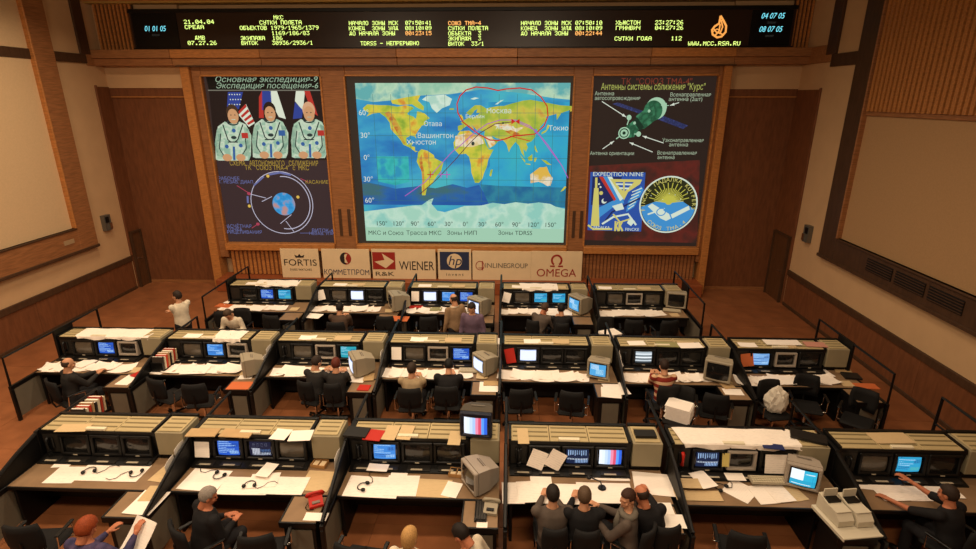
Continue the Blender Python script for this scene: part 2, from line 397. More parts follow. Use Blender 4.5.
ob('map_water_patch', G().poly([ll(42, 74), ll(176, 74), ll(176, -40), ll(60, -38), ll(30, -36), ll(45, -10)], .0052), emis('cyan_water', '2585b4', 1, ['2f9fc4', '35aabc'], scale=.9, p=(.35, .65)), sc)
ob('map_water_patch', G().poly([ll(28, -36), ll(60, -38), ll(176, -40), ll(176, -68), ll(45, -68)], .0051), emis('south_teal', '226a94', 1, ['2c8098', '1f6490'], scale=1.0), sc)
ob('map_polar_haze', G().poly([(mx0, mz1), (mx0, ll(0, 78)[1]), ll(-150, 74), ll(-120, 76), ll(-80, 82), ll(-20, 84), ll(30, 90), ll(90, 86), ll(150, 79), (mx1, ll(0, 77)[1]), (mx1, mz1)], .0055), emis('polar_haze', '8fc0a4', 1, ['b4d3b4', '5fa8a8'], scale=1.2), sc)
land = emis('land', '86a436', 1, ['b3bb3c', 'd2c443', 'cf8a34'], scale=2.6, p=(.33, .68), detail=6)
landg = emis('land_green', '8ea93b', 1, ['a5b43f', 'c3bb48', 'c79040'], scale=2.4, p=(.36, .72), detail=6)
desert = emis('desert', 'd9c48e', 1, ['e6dcc0', 'd9a557'], scale=3)
ice = emis('ice', 'bcd8c4', 1, ['cfe3d2', 'a9cfbe'], scale=2)
LAND = {
 'north_america': [(-168, 66), (-160, 71), (-140, 70), (-125, 70), (-110, 68), (-95, 70), (-85, 68), (-82, 66), (-93, 60), (-93, 58), (-83, 55), (-80, 52), (-78, 56), (-77, 62), (-70, 61), (-64, 59), (-56, 53), (-65, 49), (-61, 46), (-70, 43), (-75, 38), (-81, 31), (-80, 26), (-83, 29), (-90, 30), (-97, 27), (-97, 21), (-94, 18), (-90, 21), (-87, 20), (-89, 16), (-83, 15), (-83, 10), (-78, 9), (-82, 8), (-92, 14), (-103, 18), (-107, 24), (-113, 30), (-117, 33), (-123, 39), (-124, 47), (-130, 54), (-140, 60), (-152, 59), (-163, 55), (-158, 60), (-165, 63)],
 'arctic_islands': [(-120, 76), (-95, 80), (-70, 83), (-75, 76), (-65, 68), (-66, 63), (-75, 66), (-85, 71), (-105, 70), (-118, 72)],
 'greenland': [(-60, 82), (-30, 83.5), (-18, 78), (-22, 70), (-35, 66), (-44, 60), (-52, 66), (-56, 74), (-68, 77)],
 'south_america': [(-78, 8), (-72, 12), (-62, 10), (-51, 4), (-50, 0), (-35, -6), (-39, -17), (-48, -26), (-57, -37), (-65, -42), (-68, -52), (-74, -52), (-74, -40), (-70, -20), (-76, -14), (-81, -5), (-79, 2)],
 'africa': [(-6, 36), (10, 37), (20, 31), (33, 31), (37, 21), (43, 12), (51, 12), (42, -2), (40, -11), (35, -20), (32, -28), (26, -34), (19, -34), (13, -20), (12, -8), (9, 2), (4, 6), (-8, 5), (-16, 12), (-17, 21), (-10, 31)],
 'eurasia': [(-9, 43), (-9, 37), (-4, 37), (0, 40), (6, 43), (10, 44), (16, 38), (18, 40), (13, 45), (20, 40), (23, 37), (27, 40), (27, 37), (36, 36), (35, 31), (43, 13), (52, 17), (59, 23), (51, 26), (48, 30), (56, 27), (66, 25), (73, 19), (77, 8), (80, 14), (88, 22), (94, 17), (98, 8), (104, 1), (101, 13), (106, 9), (109, 15), (106, 20), (115, 23), (122, 30), (119, 36), (122, 40), (127, 34), (129, 42), (140, 52), (137, 55), (155, 59), (156, 51), (163, 60), (178, 64), (180, 69), (160, 70), (140, 73), (112, 77), (100, 76), (80, 72), (68, 69), (60, 69), (44, 67), (40, 65), (30, 70), (20, 70), (12, 65), (5, 60), (9, 58), (12, 56), (17, 60), (19, 63), (24, 65), (22, 60), (29, 60), (20, 55), (10, 54), (2, 51), (-4, 48), (-1, 45)],
 'great_britain': [(-5, 50), (1, 51), (0, 54), (-3, 58), (-6, 57), (-4, 54)], 'iceland': [(-23, 64), (-15, 64), (-15, 66), (-22, 66)],
 'japan': [(131, 32), (138, 35), (141, 38), (145, 44), (141, 45), (139, 38), (132, 35)], 'madagascar': [(44, -24), (47, -25), (50, -15), (46, -16)],
 'borneo': [(109, 1), (117, 6), (117, -3), (111, -3)], 'sumatra': [(96, 5), (105, -3), (105, -6), (100, -1)], 'java': [(106, -6.5), (114, -7.5), (114, -9), (106, -8)],
 'new_guinea': [(132, -1), (141, -3), (150, -9), (142, -8), (136, -4)], 'philippines': [(121, 18), (126, 8), (123, 9), (120, 14)],
 'new_zealand': [(167, -46), (172, -44), (177, -39), (174, -38), (170, -42)],
 'svalbard': [(12, 78), (20, 80), (27, 79), (18, 77)], 'novaya_zemlya': [(53, 71), (57, 71), (68, 77), (62, 76)],
 'kamchatka_reach': [(180, 69), (177, 62), (190, 63), (195, 66)], 'celebes': [(120, 1), (125, 1), (122, -5), (120, -4)]}
for k, p in LAND.items():
    m = ice if k in ('greenland', 'svalbard', 'novaya_zemlya') else (landg if k == 'eurasia' else land)
    ob('map_land', G().poly([ll(*q) for q in p], .008), m, sc)
ob('map_land', G().poly([ll(*q) for q in [(114, -22), (122, -17), (130, -12), (136, -12), (142, -11), (146, -19), (153, -27), (150, -37), (144, -38), (136, -34), (129, -32), (115, -34)]], .008), emis('outback', 'd8b070', 1, ['e2d8c4', 'd9b04a'], scale=2.2), sc)
for p in ([(-14, 30), (8, 34), (30, 30), (35, 20), (15, 15), (-14, 16)], [(36, 30), (47, 29), (55, 20), (45, 14)], [(50, 45), (75, 46), (88, 40), (105, 43), (88, 34), (68, 38)]):
    ob('map_desert', G().poly([ll(*q) for q in p], .0085), desert, sc)
for p in ([(-124, 62), (-114, 52), (-106, 40), (-104, 30), (-98, 18), (-103, 20), (-112, 33), (-120, 45), (-132, 60)], [(-72, 5), (-69, -20), (-69, -48), (-72, -50), (-73, -20), (-78, -4)], [(70, 36), (85, 30), (98, 28), (95, 33), (80, 38)]):
    ob('map_mountains', G().poly([ll(*q) for q in p], .0088), emis('mountains', 'c9883a', 1, ['c3a83e', 'b9672c'], scale=4), sc)
ob('map_antarctica', G().poly([(mx0, mz0), (mx1, mz0), (mx1, ll(0, -70)[1]), ll(160, -67), ll(150, -63), ll(130, -61), ll(112, -63), ll(90, -61), ll(70, -64), ll(50, -62), ll(30, -66), ll(0, -67), ll(-18, -72), ll(-35, -76), ll(-48, -74), ll(-58, -64), ll(-54, -56), ll(-63, -59), ll(-75, -66), ll(-92, -67), ll(-110, -69), ll(-140, -72), (mx0, ll(0, -76)[1])], .008), emis('antarctica', '9ecdb8', 1, ['b9dac6', '8cc6b8'], scale=1.5), sc)
ob('map_key_band', G().poly([(mx0, mz0), (mx1, mz0), (mx1, 2.0-sc.location.z), (mx0, 2.0-sc.location.z)], .0085), emis('key_band', '9fc9ae', 1), sc)
g = G()
for lo in range(-150, 180, 30): g.stroke([ll(lo, -60), ll(lo, 84)], .010, .009)
for la in (-60, -30, 0, 30, 60): g.stroke([(mx0, ll(0, la)[1]), (mx1, ll(0, la)[1])], .010, .009)
ob('map_graticule', g, emis('graticule', '3f7a72', .8), sc)
dk = emis('map_ink', '33413a', .8); lt = emis('map_white', 'd8e4da', .9)
for i, lo in enumerate(range(-150, 180, 30)): text('%d°' % abs(lo), ll(lo, 0)[0]+.03, 2.12-sc.location.z, .2, dk, sc, .012, bold=.0015)
for la in (60, 30, 0, -30, -60): text('%d°' % abs(la), mx0+.2, ll(0, la)[1], .22, lt, sc, .012)
for s_, u, v, sz in (('Отава', 433, 124, .24), ('Вашингтон', 435.5, 135.8, .26), ('Хьюстон', 421.5, 142.3, .26), ('Москва', 499, 111, .26), ('Берлин', 475, 116.5, .2), ('Астана', 505, 127.5, .2), ('Токио', 558.5, 128.3, .25)):
    x, z = px(sc, u, v); text(s_, x, z, sz*.8, lt, sc, .014, bold=.0015)
for s_, u in (('МКС и Союз', 386, ), ('Трасса МКС', 424), ('Зоны НИП', 462), ('Зоны TDRSS', 515)):
    x, z = px(sc, u, 233); text(s_, x, z, .19, dk, sc, .012, bold=.0015)
red = emis('map_red', 'c22a1e', 1); mag = emis('map_magenta', 'b058b8', 1); brn = emis('map_track', '5a2a3a', .9)
zone = [(490, 140), (480, 135), (472, 129), (463, 122), (458, 113), (457, 104), (460, 96), (466, 90), (476, 87), (488, 88), (498, 90.5), (506, 89), (520, 88), (532, 90), (541, 97), (547, 106), (548, 116), (544, 126), (535, 134), (524, 135), (513, 136), (505, 139), (498, 140.5)]
g = G(); g.stroke([px(sc, *q) for q in zone], .035, .013, closed=True); ob('map_zone_outline', g, red, sc)
for pts, m in (([(405, 196), (425, 182), (440, 165), (452, 152), (462, 144), (474, 133), (487, 124), (500, 120), (516, 120), (530, 126), (540, 136), (550, 150), (560, 163)], mag), ([(420, 194), (436, 180), (455, 160), (468, 145), (480, 133), (495, 124), (515, 121.5)], brn), ([(515, 121), (535, 130), (548, 145), (562, 166), (568, 178)], mag), ([(510, 136), (530, 141)], red)):
    g = G(); g.stroke([px(sc, *q) for q in pts], .022, .0135); ob('map_track', g, m, sc)
g = G()
for u, v, m in ((430.5, 174.5, 0), (441, 174.5, 1), (447, 174.5, 1)):
    x, z = px(sc, u, v); g.box(x-.1, x+.1, -.016, -.014, z-.012, z+.012, m); g.box(x-.012, x+.012, -.016, -.014, z-.1, z+.1, m)
x, z = px(sc, 515.5, 121.5); g.poly([(x-.12, z-.08), (x, z), (x-.12, z+.08)], .015, 0); g.poly([(x+.12, z-.08), (x, z), (x+.12, z+.08)], .015, 0)
x, z = px(sc, 473, 143.5); g.disc(x, z, .05, .06, 12, .015, 2); x, z = px(sc, 503, 123); g.disc(x, z, .03, .03, 10, .015, 2)
ob('map_marker', g, [red, mag, dk], sc)
# ---- left: crew picture and orbit scheme
s1 = screen('projection_screen', 0, 'lit screen with a picture of three white-suited crew and an orbit scheme', emis('screen_dark', '3a2a26', .9))
def P1(u, v): return px(s1, u, v)
Q = lambda pts: [P1(*p) for p in pts]
ob('title_band', G().poly(Q([(206, 77), (323, 77), (325, 90), (209, 90)]), .004), emis('title_black', '120f0c', .6), s1)
tg = emis('title_green', '9db79a', .9)
x, z = P1(265.5, 79.6); text('Основная экспедиция-9', x, z, .22, tg, s1, .01, width=3.05, shear=.3, bold=.001)
x, z = P1(266.5, 85.9); text('Экспедиция посещения-6', x, z, .22, tg, s1, .01, width=3.05, shear=.3, bold=.001)
ob('picture_backdrop', G().poly(Q([(209, 91), (326, 91), (329, 160), (216, 160)]), .004), emis('picture_black', '271a18', .7), s1)
g = G(); g.stroke(Q([(208, 90.3), (325, 90.3)]), .03, .006); ob('picture_edge', g, emis('picture_edge_grey', '7c7a6c', .8), s1)
cw, cr, cb = emis('flag_white', 'd6ddc8', 1), emis('flag_red', 'b23028', 1), emis('flag_blue', '2c3f8c', 1)
g = G(); g.poly(Q([(228, 92), (243, 92), (239, 109), (227, 109)]), .006, 2)
for i in range(4): g.poly(Q([(237.6+i*3.1, 112.4+i*3.6), (245.6+i*2.5, 104+i*5), (246.9+i*2.5, 106.6+i*5), (239.2+i*3.1, 114.2+i*3.6)]), .007, 1)
g.poly(Q([(237, 113), (246, 104), (255, 123), (249, 127)]), .0062, 0)
for i in range(5):
    for j in range(3): x, z = P1(229.5+i*2.6+(j % 2), 94.5+j*5); g.disc(x, z, .02, .02, 6, .008, 0)
ob('flag', g, [cw, cr, cb], s1)
g = G(); g.poly(Q([(259, 97), (262, 90.5), (264, 118), (259, 118)]), .006, 1); g.poly(Q([(262, 91), (271, 91), (272, 110), (262, 110)]), .006, 2); g.poly(Q([(270, 91), (277, 91), (286, 119), (279, 117), (272, 104)]), .006, 0)
ob('flag', g, [cw, cr, cb], s1)
g = G(); g.poly(Q([(296, 91), (305, 91), (303, 111), (295, 101)]), .006, 0); g.poly(Q([(304, 91), (310, 91), (318, 116), (312, 112)]), .006, 1); g.poly(Q([(295, 102), (303, 110), (302, 118), (293, 119)]), .006, 2)
ob('flag', g, [cw, cr, cb], s1)
suit, suitd, skin_, hairs = emis('suit_white', 'a3c2a4', 1, ['c6d3bb', '8fb39a'], scale=4), emis('suit_line', '2c3a3a', .8), emis('picture_skin', 'c89468', 1), [emis('picture_hair_a', '4a3424', .8), emis('picture_hair_b', '2c1c14', .8), emis('picture_skin_b', 'd0a07a', 1)]
for k, (u, v) in enumerate(((233, 115.5), (270, 113), (309, 113))):
    g = G(); o_ = .009+k*.0005
    g.poly(Q([(u-8, v+6), (u-15, v+11), (u-17.5, v+28), (u-17, v+44), (u-14, v+45), (u+16, v+45), (u+18, v+40), (u+18.5, v+20), (u+13, v+9), (u+7, v+6), (u+3, v+8), (u-4, v+8)]), o_, 0)
    for sx in (-1, 1): g.poly(Q([(u+sx*11, v+11), (u+sx*16, v+14), (u+sx*18, v+28), (u+sx*16, v+40), (u+sx*9, v+42), (u+sx*13, v+30)]), o_+.001, 6)
    g.ring(*P1(u, v+7), .16, .07, .04, off=o_+.0025, m=1)
    for sx in (-1, 1): g.stroke(Q([(u+sx*10, v+9), (u+sx*5, v+24), (u+1.5*sx, v+27)]), .035, o_+.002, 1); g.stroke(Q([(u+sx*12, v+18), (u+sx*13.5, v+33), (u+sx*9, v+40)]), .03, o_+.002, 1)
    g.stroke(Q([(u-5, v+26.5), (u+5, v+26.5)]), .035, o_+.002, 1); g.stroke(Q([(u+1, v+31), (u+1.5, v+44.5)]), .07, o_+.002, 2)
    for du, dv in ((1, 15), (-6, 31), (8, 30)): x, z = P1(u+du, v+dv); g.disc(x, z, .06, .06, 10, o_+.003, 2)
    x, z = P1(u+1, v+22); g.disc(x, z, .09, .05, 10, o_+.003, 1); x, z = P1(u+12, v+20); g.poly([(x-.1, z-.08), (x+.1, z-.08), (x+.1, z+.08), (x-.1, z+.08)], o_+.003, (3, 2, 3)[k])
    for du in (-5.5, 8): x, z = P1(u+du, v+42); g.disc(x, z, .15, .11, 12, o_+.003, 4)
    x, z = P1(u, v-1.2); g.disc(x, z+.05, .19, .24, 16, o_+.003, 5); g.disc(x, z-.06, .165, .22, 16, o_+.004, 4)
    for sx in (-1, 1): g.disc(x+sx*.06, z-.02, .022, .016, 8, o_+.005, 1)
    g.stroke([(x-.06, z-.15), (x+.06, z-.15)], .02, o_+.005, 0)
    ob('crew_figure', g, [suit, suitd, emis('suit_blue', '355f9c', .9), cr, skin_, hairs[k], emis('suit_shade', '86a68e', 1, ['9db79c', '7a9c86'], scale=5)], s1)
ye = emis('caption_yellow', 'b99a3c', .8)
x, z = P1(274, 163.5); text('СХЕМА   АВТОНОМНОГО   СБЛИЖЕНИЯ', x, z, .21, ye, s1, .01, width=2.75, bold=.0015)
x, z = P1(277, 168); text('ТК  "СОЮЗ ТМА-4"  с  МКС', x, z, .2, ye, s1, .01, width=2.0, bold=.0015)
ob('scheme_ground', G().poly(Q([(216.5, 160.5), (330, 160.5), (334, 241), (229, 241)]), .003), emis('scheme_brown', '3a2a2c', .9), s1)
cx, cz = P1(282, 203); g = G()
g.ring(cx, cz, .98, .98, .022, off=.008); g.ring(cx+.11, cz, .78, .83, .025, -100, 95, off=.008)
wh = emis('line_white', 'c8c4d8', .9); ob('orbit_ring', g, wh, s1)
x, z = P1(284, 204); g = G(); g.disc(x, z, .36, .36, 40, .009); ob('earth_disc', g, emis('earth', '2a86c4', 1, ['3a9ad4', '8a90b0', 'b88a86'], scale=3.2, p=(.42, .62)), s1)
g = G()
for a in (((250.5, 194), (266, 198)), ((262, 201.5), (272, 196.5)), ((280.5, 223.5), (291.5, 214.5)), ((286, 221), (294, 231.5))): g.stroke(Q(a), .02, .009)
ob('scheme_line', g, wh, s1)
g = G()
for a in (((237, 185.5), (249, 193)), ((300.5, 178.5), (308.5, 182)), ((252, 228), (258, 224))): g.stroke(Q(a), .022, .009)
for u, v in ((258, 224), (249, 193.5)): x, z = P1(u, v); g.disc(x, z, .06, .05, 10, .01)
ob('scheme_mark', g, emis('scheme_red', 'b04058', .9), s1)
g = G()
for u, v, m in ((298, 197, 0), (249.5, 206, 0), (268, 176, 0)): x, z = P1(u, v); g.disc(x, z, .05, .05, 10, .01)
ob('scheme_mark', g, emis('scheme_yellow', 'd8b450', 1), s1)
bl = emis('scheme_blue', '8088c8', .6)
g = G(); g.stroke(Q([(254, 185.5), (264, 176.5)]), .045, .009); g.stroke(Q([(269, 174.5), (280, 172.5), (291, 175)]), .06, .009); g.stroke(Q([(247.7, 196), (248, 203)]), .06, .009); g.stroke(Q([(300, 233), (316, 233)]), .015, .009); ob('scheme_mark', g, bl, s1)
for s_, u, v, sz, m in (('РАБОЧЕЕ', 229, 178.6, .15, bl), ('УСТ. НЕЗАВ. ДИАП.', 233.5, 182, .14, bl), ('КАСАНИЕ', 317, 182.2, .15, ye), ('РАСЧЁТНАЯ', 238, 226.3, .15, bl), ('ТОЧКА', 235, 229.4, .14, bl), ('ПРИЦЕЛИВАНИЯ', 243, 232.2, .15, bl), ('ВИТОК-4', 322.5, 230.6, .16, bl), ('НЕЗАВ. УПРАВ.', 325, 233.6, .14, bl)):
    x, z = P1(u, v); text(s_, x, z, sz, m, s1, .01, bold=.001)
# ---- right: docking antennas of the craft and two mission patches
s3 = screen('projection_screen', 2, 'lit screen with a green spacecraft diagram and two mission patches', emis('screen_dark3', '2c201b', .9))
def P3(u, v): return px(s3, u, v)
Q = lambda pts: [P3(*p) for p in pts]
x, z = P3(656.5, 81.8); text('ТК  "СОЮЗ ТМА-4"', x, z, .24, emis('title_red', '7c3626', .9), s3, .01, width=2.0)
x, z = P3(653, 87); text('Антенны системы сближения "Курс"', x, z, .25, emis('title_olive', 'a8ad58', .95), s3, .01, width=2.95, bold=.002)
cap = emis('caption_green', 'a8b89c', .9)
for s_, u, v, wd in (('Антенна', 604.5, 93.7, .55), ('автосопровождения', 617.5, 98.3, 1.3), ('Всенаправленная', 690.5, 94.8, 1.15), ('антенна (2шт)', 685.5, 99.3, .95), ('Узконаправленная', 683, 140.4, 1.2), ('антенна', 678.5, 144.8, .55), ('Всенаправленная', 677, 153, 1.15), ('антенна', 666, 157.5, .5), ('Антенна ориентации', 612, 153.4, 1.3)):
    x, z = P3(u, v); text(s_, x, z, .15, cap, s3, .01, width=wd, bold=.0015)
for a, b in (((602, 101.5), (626, 117)), ((679, 102.5), (670, 105.5)), ((663.5, 143), (642.5, 136)), ((652.5, 152), (629.5, 142.5)), ((602.5, 149), (614, 141))):
    g = G(); pa, pb = P3(*a), P3(*b); g.stroke([pa, pb], .022, .009); d = Vector((pb[0]-pa[0], pb[1]-pa[1])).normalized(); n_ = Vector((-d.y, d.x))
    g.poly([pb, (pb[0]-d.x*.12+n_.x*.04, pb[1]-d.y*.12+n_.y*.04), (pb[0]-d.x*.12-n_.x*.04, pb[1]-d.y*.12-n_.y*.04)], .01)
    ob('diagram_arrow', g, emis('arrow_white', 'd4dccc', 1), s3)
gm, gd, gl = emis('craft_green', '2f6b4a', 1, ['1f4a33', '3c7c58'], scale=3), emis('craft_dark', '163324', .9), emis('craft_pale', '9fc6a6', 1)
g = G()
g.poly(Q([(612, 104), (618, 102.5), (643, 111), (639, 113.5)]), .006, 3); g.poly(Q([(654, 118), (661, 115), (688, 125.5), (683, 129)]), .006, 3)
x, z = P3(656, 108.5); g.disc(x, z, .30, .31, 24, .008, 2); x, z = P3(653, 110.8); g.disc(x, z, .27, .29, 24, .0085, 0)
g.poly(Q([(636, 116), (648, 107), (658, 118), (644, 129), (638, 128)]), .009, 0); g.poly(Q([(624, 128), (633, 121), (640, 128), (634, 137), (627, 138)]), .0095, 0)
g.poly(Q([(633, 121), (637, 117), (644, 127), (640, 131)]), .0097, 1)
x, z = P3(624, 133); g.disc(x, z, .17, .17, 20, .0105, 2); g.ring(x, z, .12, .12, .03, off=.0115, m=1); g.disc(x, z, .05, .05, 10, .0115, 1)
for u, v, r in ((629, 117.5, .07), (638.5, 134, .07), (634.5, 123, .04), (649, 111, .04)): x, z = P3(u, v); g.disc(x, z, r, r*1.1, 12, .011, 2)
g.stroke(Q([(629, 119), (627, 125)]), .03, .0105, 2); g.stroke(Q([(634, 134), (638, 134)]), .03, .0105, 2); g.stroke(Q([(616, 139), (620, 136)]), .03, .0105, 2); g.stroke(Q([(661, 105.5), (669, 105.5)]), .018, .0105, 2); g.stroke(Q([(666.3, 103), (666.3, 108)]), .025, .0105, 2)
ob('craft_drawing', g, [gm, gd, gl, emis('solar_panel', '343a66', .9, ['262c50', '3c4478'], scale=8)], s3)
ob('patch_glow', G().poly(Q([(586.5, 166), (700, 160), (697, 243), (584.5, 240)]), .003), emis('red_ground', '42201a', 1, ['5c231c', '34211c'], scale=.8), s3)
# square patch
B, LB, Y_, W_, R_, K_ = emis('patch_blue', '2a4f9e', 1), emis('patch_light_blue', '3f8cc8', 1), emis('patch_yellow', 'c9c068', 1), emis('patch_white', 'cfdccb', 1), emis('patch_red', 'b5342a', 1), emis('patch_navy', '1c2556', 1)
g = G(); g.poly(Q([(590.5, 172), (645.5, 172.5), (641, 231.5), (587.5, 230)]), .006, 0); g.poly(Q([(592.5, 176.5), (622, 177), (612, 205), (591, 205)]), .007, 4)
g.poly(Q([(592, 222), (596, 209), (612, 201), (623, 198), (624, 203), (612, 208), (600, 217), (596, 227)]), .008, 1)
for i, m in enumerate((5, 0, 2)): g.poly(Q([(599+i*4.2, 176.6), (603.5+i*4.2, 176.6), (618+i*3, 198), (614+i*3, 201)]), .0085+i*.0002, (5, 1, 3)[i])
g.poly(Q([(610, 179), (642, 179.5), (640, 184), (628, 192), (624, 200), (620, 194)]), .009, 2); g.poly(Q([(615, 182), (634, 182), (624, 192)]), .0093, 0); g.stroke(Q([(616, 184), (632, 184.5)]), .05, .0096, 3); g.stroke(Q([(619, 188), (629, 188.5)]), .05, .0096, 3); g.stroke(Q([(624, 181), (623.5, 197)]), .05, .0097, 2)
g.poly(Q([(641, 186), (643.5, 190), (634, 207), (626, 212), (628, 201)]), .0095, 1); 
for i in range(6): g.stroke(Q([(642-i*1.6, 188+i*3.4), (632-i*.8, 192+i*3.4)]), .03, .0099, 3)
for dx in (-2.4, 0, 2.4): g.stroke(Q([(596.3+dx*.3, 188), (595+dx*1.2, 226)]), .09, .0095, 2)
g.stroke(Q([(596.3, 177.5), (596, 192)]), .07, .0096, 2)
for u, v, r in ((601, 193, .06), (604, 201, .08), (599, 184, .03), (600.5, 187, .03)): x, z = P3(u, v); g.disc(x, z, r, r, 10, .0098, 2 if r == .06 else 3)
x, z = P3(605, 200); g.disc(x, z, .06, .06, 10, .0099, 4)
g.stroke(Q([(602, 225), (612, 212), (624, 206), (640, 198)]), .05, .0102, 4); g.stroke(Q([(602, 224), (613, 217), (628, 214), (636, 225)]), .06, .0103, 3); g.stroke(Q([(613, 214), (620, 222), (630, 219)]), .05, .0104, 2); g.poly(Q([(612, 206), (622, 203), (624, 209), (616, 211)]), .0104, 3); g.poly(Q([(629, 218), (635, 221), (631, 226), (627, 223)]), .0104, 3)
g.stroke(Q([(588, 225), (593, 229), (612, 229)]), .06, .0104, 2)
for u in (616.5, 620.5): g.stroke(Q([(u-1.5, 231), (u-1, 221), (u+1.5, 222), (u-.5, 226), (u+2, 231)]), .055, .0105, 2)
ob('square_patch', g, [B, LB, Y_, W_, K_, R_], s3)
x, z = P3(618, 174.3); text('EXPEDITION NINE', x, z, .17, W_, s3, .012, width=1.5, bold=.0015)
x, z = P3(601.5, 227.6); text('PADALKA', x, z, .13, W_, s3, .012, width=.5); x, z = P3(632, 229.5); text('FINCKE', x, z, .13, W_, s3, .012, width=.42)
# round patch
x0, z0 = P3(668.3, 204.8); g = G(); rr = .88
g.disc(x0, z0, rr, rr*1.0, 48, .007, 3); g.disc(x0, z0, rr*.95, rr*.95, 48, .0075, 4)
lower = [(x0+rr*.93*math.cos(a), z0+rr*.93*math.sin(a)) for a in [math.radians(185+i*(350-185)/24) for i in range(25)]]
g.poly(lower+[(x0+.4, z0+.12), (x0, z0+.2), (x0-.45, z0+.08)], .008, 1)
for i in range(25):
    a = math.radians(8+i*164/24); r1 = .62 if i % 2 else .45
    g.stroke([(x0+.08*math.cos(a), z0+.06+.08*math.sin(a)), (x0+r1*math.cos(a), z0+.06+r1*math.sin(a))], .025, .009, 2)
g.disc(x0, z0+.08, .1, .08, 16, .0095, 2)
g.poly([(x0-.62, z0-.05), (x0-.5, z0+.04), (x0+.05, z0-.28), (x0+.12, z0-.42), (x0-.02, z0-.5), (x0-.2, z0-.42)], .0098, 3); g.ring(x0-.2, z0-.22, .13, .11, .03, off=.0102, m=1)
g.poly([(x0+.1, z0-.3), (x0+.62, z0-.02), (x0+.66, z0-.14), (x0+.16, z0-.42)], .0099, 3); g.stroke([(x0-.6, z0-.3), (x0-.1, z0-.12)], .05, .0099, 3)
for i in range(7): g.disc(x0-.55+.18*i, z0+.28+.12*math.sin(i*2.3), .014, .014, 6, .0099, 3)
ob('round_patch', g, [B, LB, emis('ray_yellow', 'bdb84a', 1), W_, emis('patch_olive', '2c2e18', .9)], s3)
def arc_text(s_, a0, a1, r, sz, flip):
    for i, ch in enumerate(s_):
        if ch == ' ': continue
        a = math.radians(a0+(a1-a0)*i/(len(s_)-1)); me = text_mesh(ch, sz, bold=.0015); me.materials.clear(); me.materials.append(Y_)
        ro = a-math.pi/2 if not flip else a+math.pi/2
        for v in me.vertices: q = Matrix.Rotation(ro, 2) @ Vector((v.co.x, v.co.y)); v.co = (x0+r*math.cos(a)+q.x, -.011, z0+r*math.sin(a)+q.y)
        o = bpy.data.objects.new('lettering', me); C.objects.link(o); o.parent = s3
arc_text('FINCKE ПАДАЛКА KUIPERS', 192, -8, .76, .17, False); arc_text('СОЮЗ ТМА-4', 226, 314, .76, .17, True)
# ------------------------------------------------------------------ long dot-matrix display
GLY = {'A': '0E11111F111111', 'B': '1E11111E11111E', 'C': '0E11101010110E', 'D': '1E11111111111E', 'E': '1F10101E10101F', 'H': '1111111F111111', 'K': '11121418141211', 'M': '111B1515111111', 'O': '0E11111111110E', 'P': '1E11111E101010', 'R': '1E11111E141211', 'S': '0F10100E01011E', 'T': '1F040404040404', 'U': '1111111111110E', 'W': '1111111515150A', 'X': '11110A040A1111', 'У': '1111110F01110E', 'Л': '07090909090911', 'Д': '060A0A0A0A1F11', 'Ъ': '1808080E09090E', 'Ь': '1010101E11111E', 'Э': '0E11010701110E', 'З': '0E11010601110E', 'Ы': '1111111D13131D', 'И': '11111315191111', 'П': '1F111111111111', 'Ж': '15150E040E1515', 'Ц': '12121212121F01', 'Ч': '1111110F010101', 'Ю': '1215151D151512', 'Г': '1F101010101010', 'Б': '1F10101E11111E', '0': '0E11131519110E', '1': '040C040404040E', '2': '0E11010204081F', '3': '1F02040201110E', '4': '02060A121F0202', '5': '1F101E0101110E', '6': '0608101E11110E', '7': '1F010204080808', '8': '0E11110E11110E', '9': '0E11110F01020C', ':': '000C0C000C0C00', '.': '00000000000C0C', '/': '00010204081000', '-': '0000001F000000'}
GLY.update({a: GLY[b] for a, b in zip('АВЕКМНОРСТХ', 'ABEKMHOPCTX')})
led = ob('led_display_board', G().box(-9.28, 9.28, 0, .18, -.52, .52, 0, .02), mat('led_glass_brown', '33241b', .3, spec=.3)); led.location = (-1.54, 16.42, 7.71)
tag(led, 'long dark display board of green dot-matrix text above the screens', 'display')
ob('display_rim', G().box(-9.3, 9.3, -.03, .02, .46, .56, 0, .01).box(-9.3, 9.3, -.03, .02, -.54, -.46, 0, .01), BLACKP, led)
LEDG, LEDO = emis('led_green', 'd0e878', 1.9), emis('led_orange', 'f0a85a', 1.8)
def led_text(s_, u0, u1, v, ms=None):
    a, b = px(led, u0, v), px(led, u1, v); pit = (b[0]-a[0])/(len(s_)-.17); d = pit/6; hz = .0150; g = G()
    for i, ch in enumerate(s_):
        if ch == ' ' or ch not in GLY: continue
        h = GLY[ch]; mi = 1 if ms and ms[0] <= i < ms[1] else 0
        for r in range(7):
            bits = int(h[2*r:2*r+2], 16); c = 0
            while c < 5:
                if bits >> (4-c) & 1:
                    c2 = c
                    while c2 < 4 and bits >> (3-c2) & 1: c2 += 1
                    xx = a[0]+i*pit+c*d; zz = a[1]+(3-r)*hz
                    g.poly([(xx, zz-hz*.5), (xx+(c2-c+1)*d, zz-hz*.5), (xx+(c2-c+1)*d, zz+hz*.5), (xx, zz+hz*.5)], .012, mi); c = c2+1
                else: c += 1
    ob('text_line', g, [LEDG, LEDO], led)['kind'] = 'stuff'
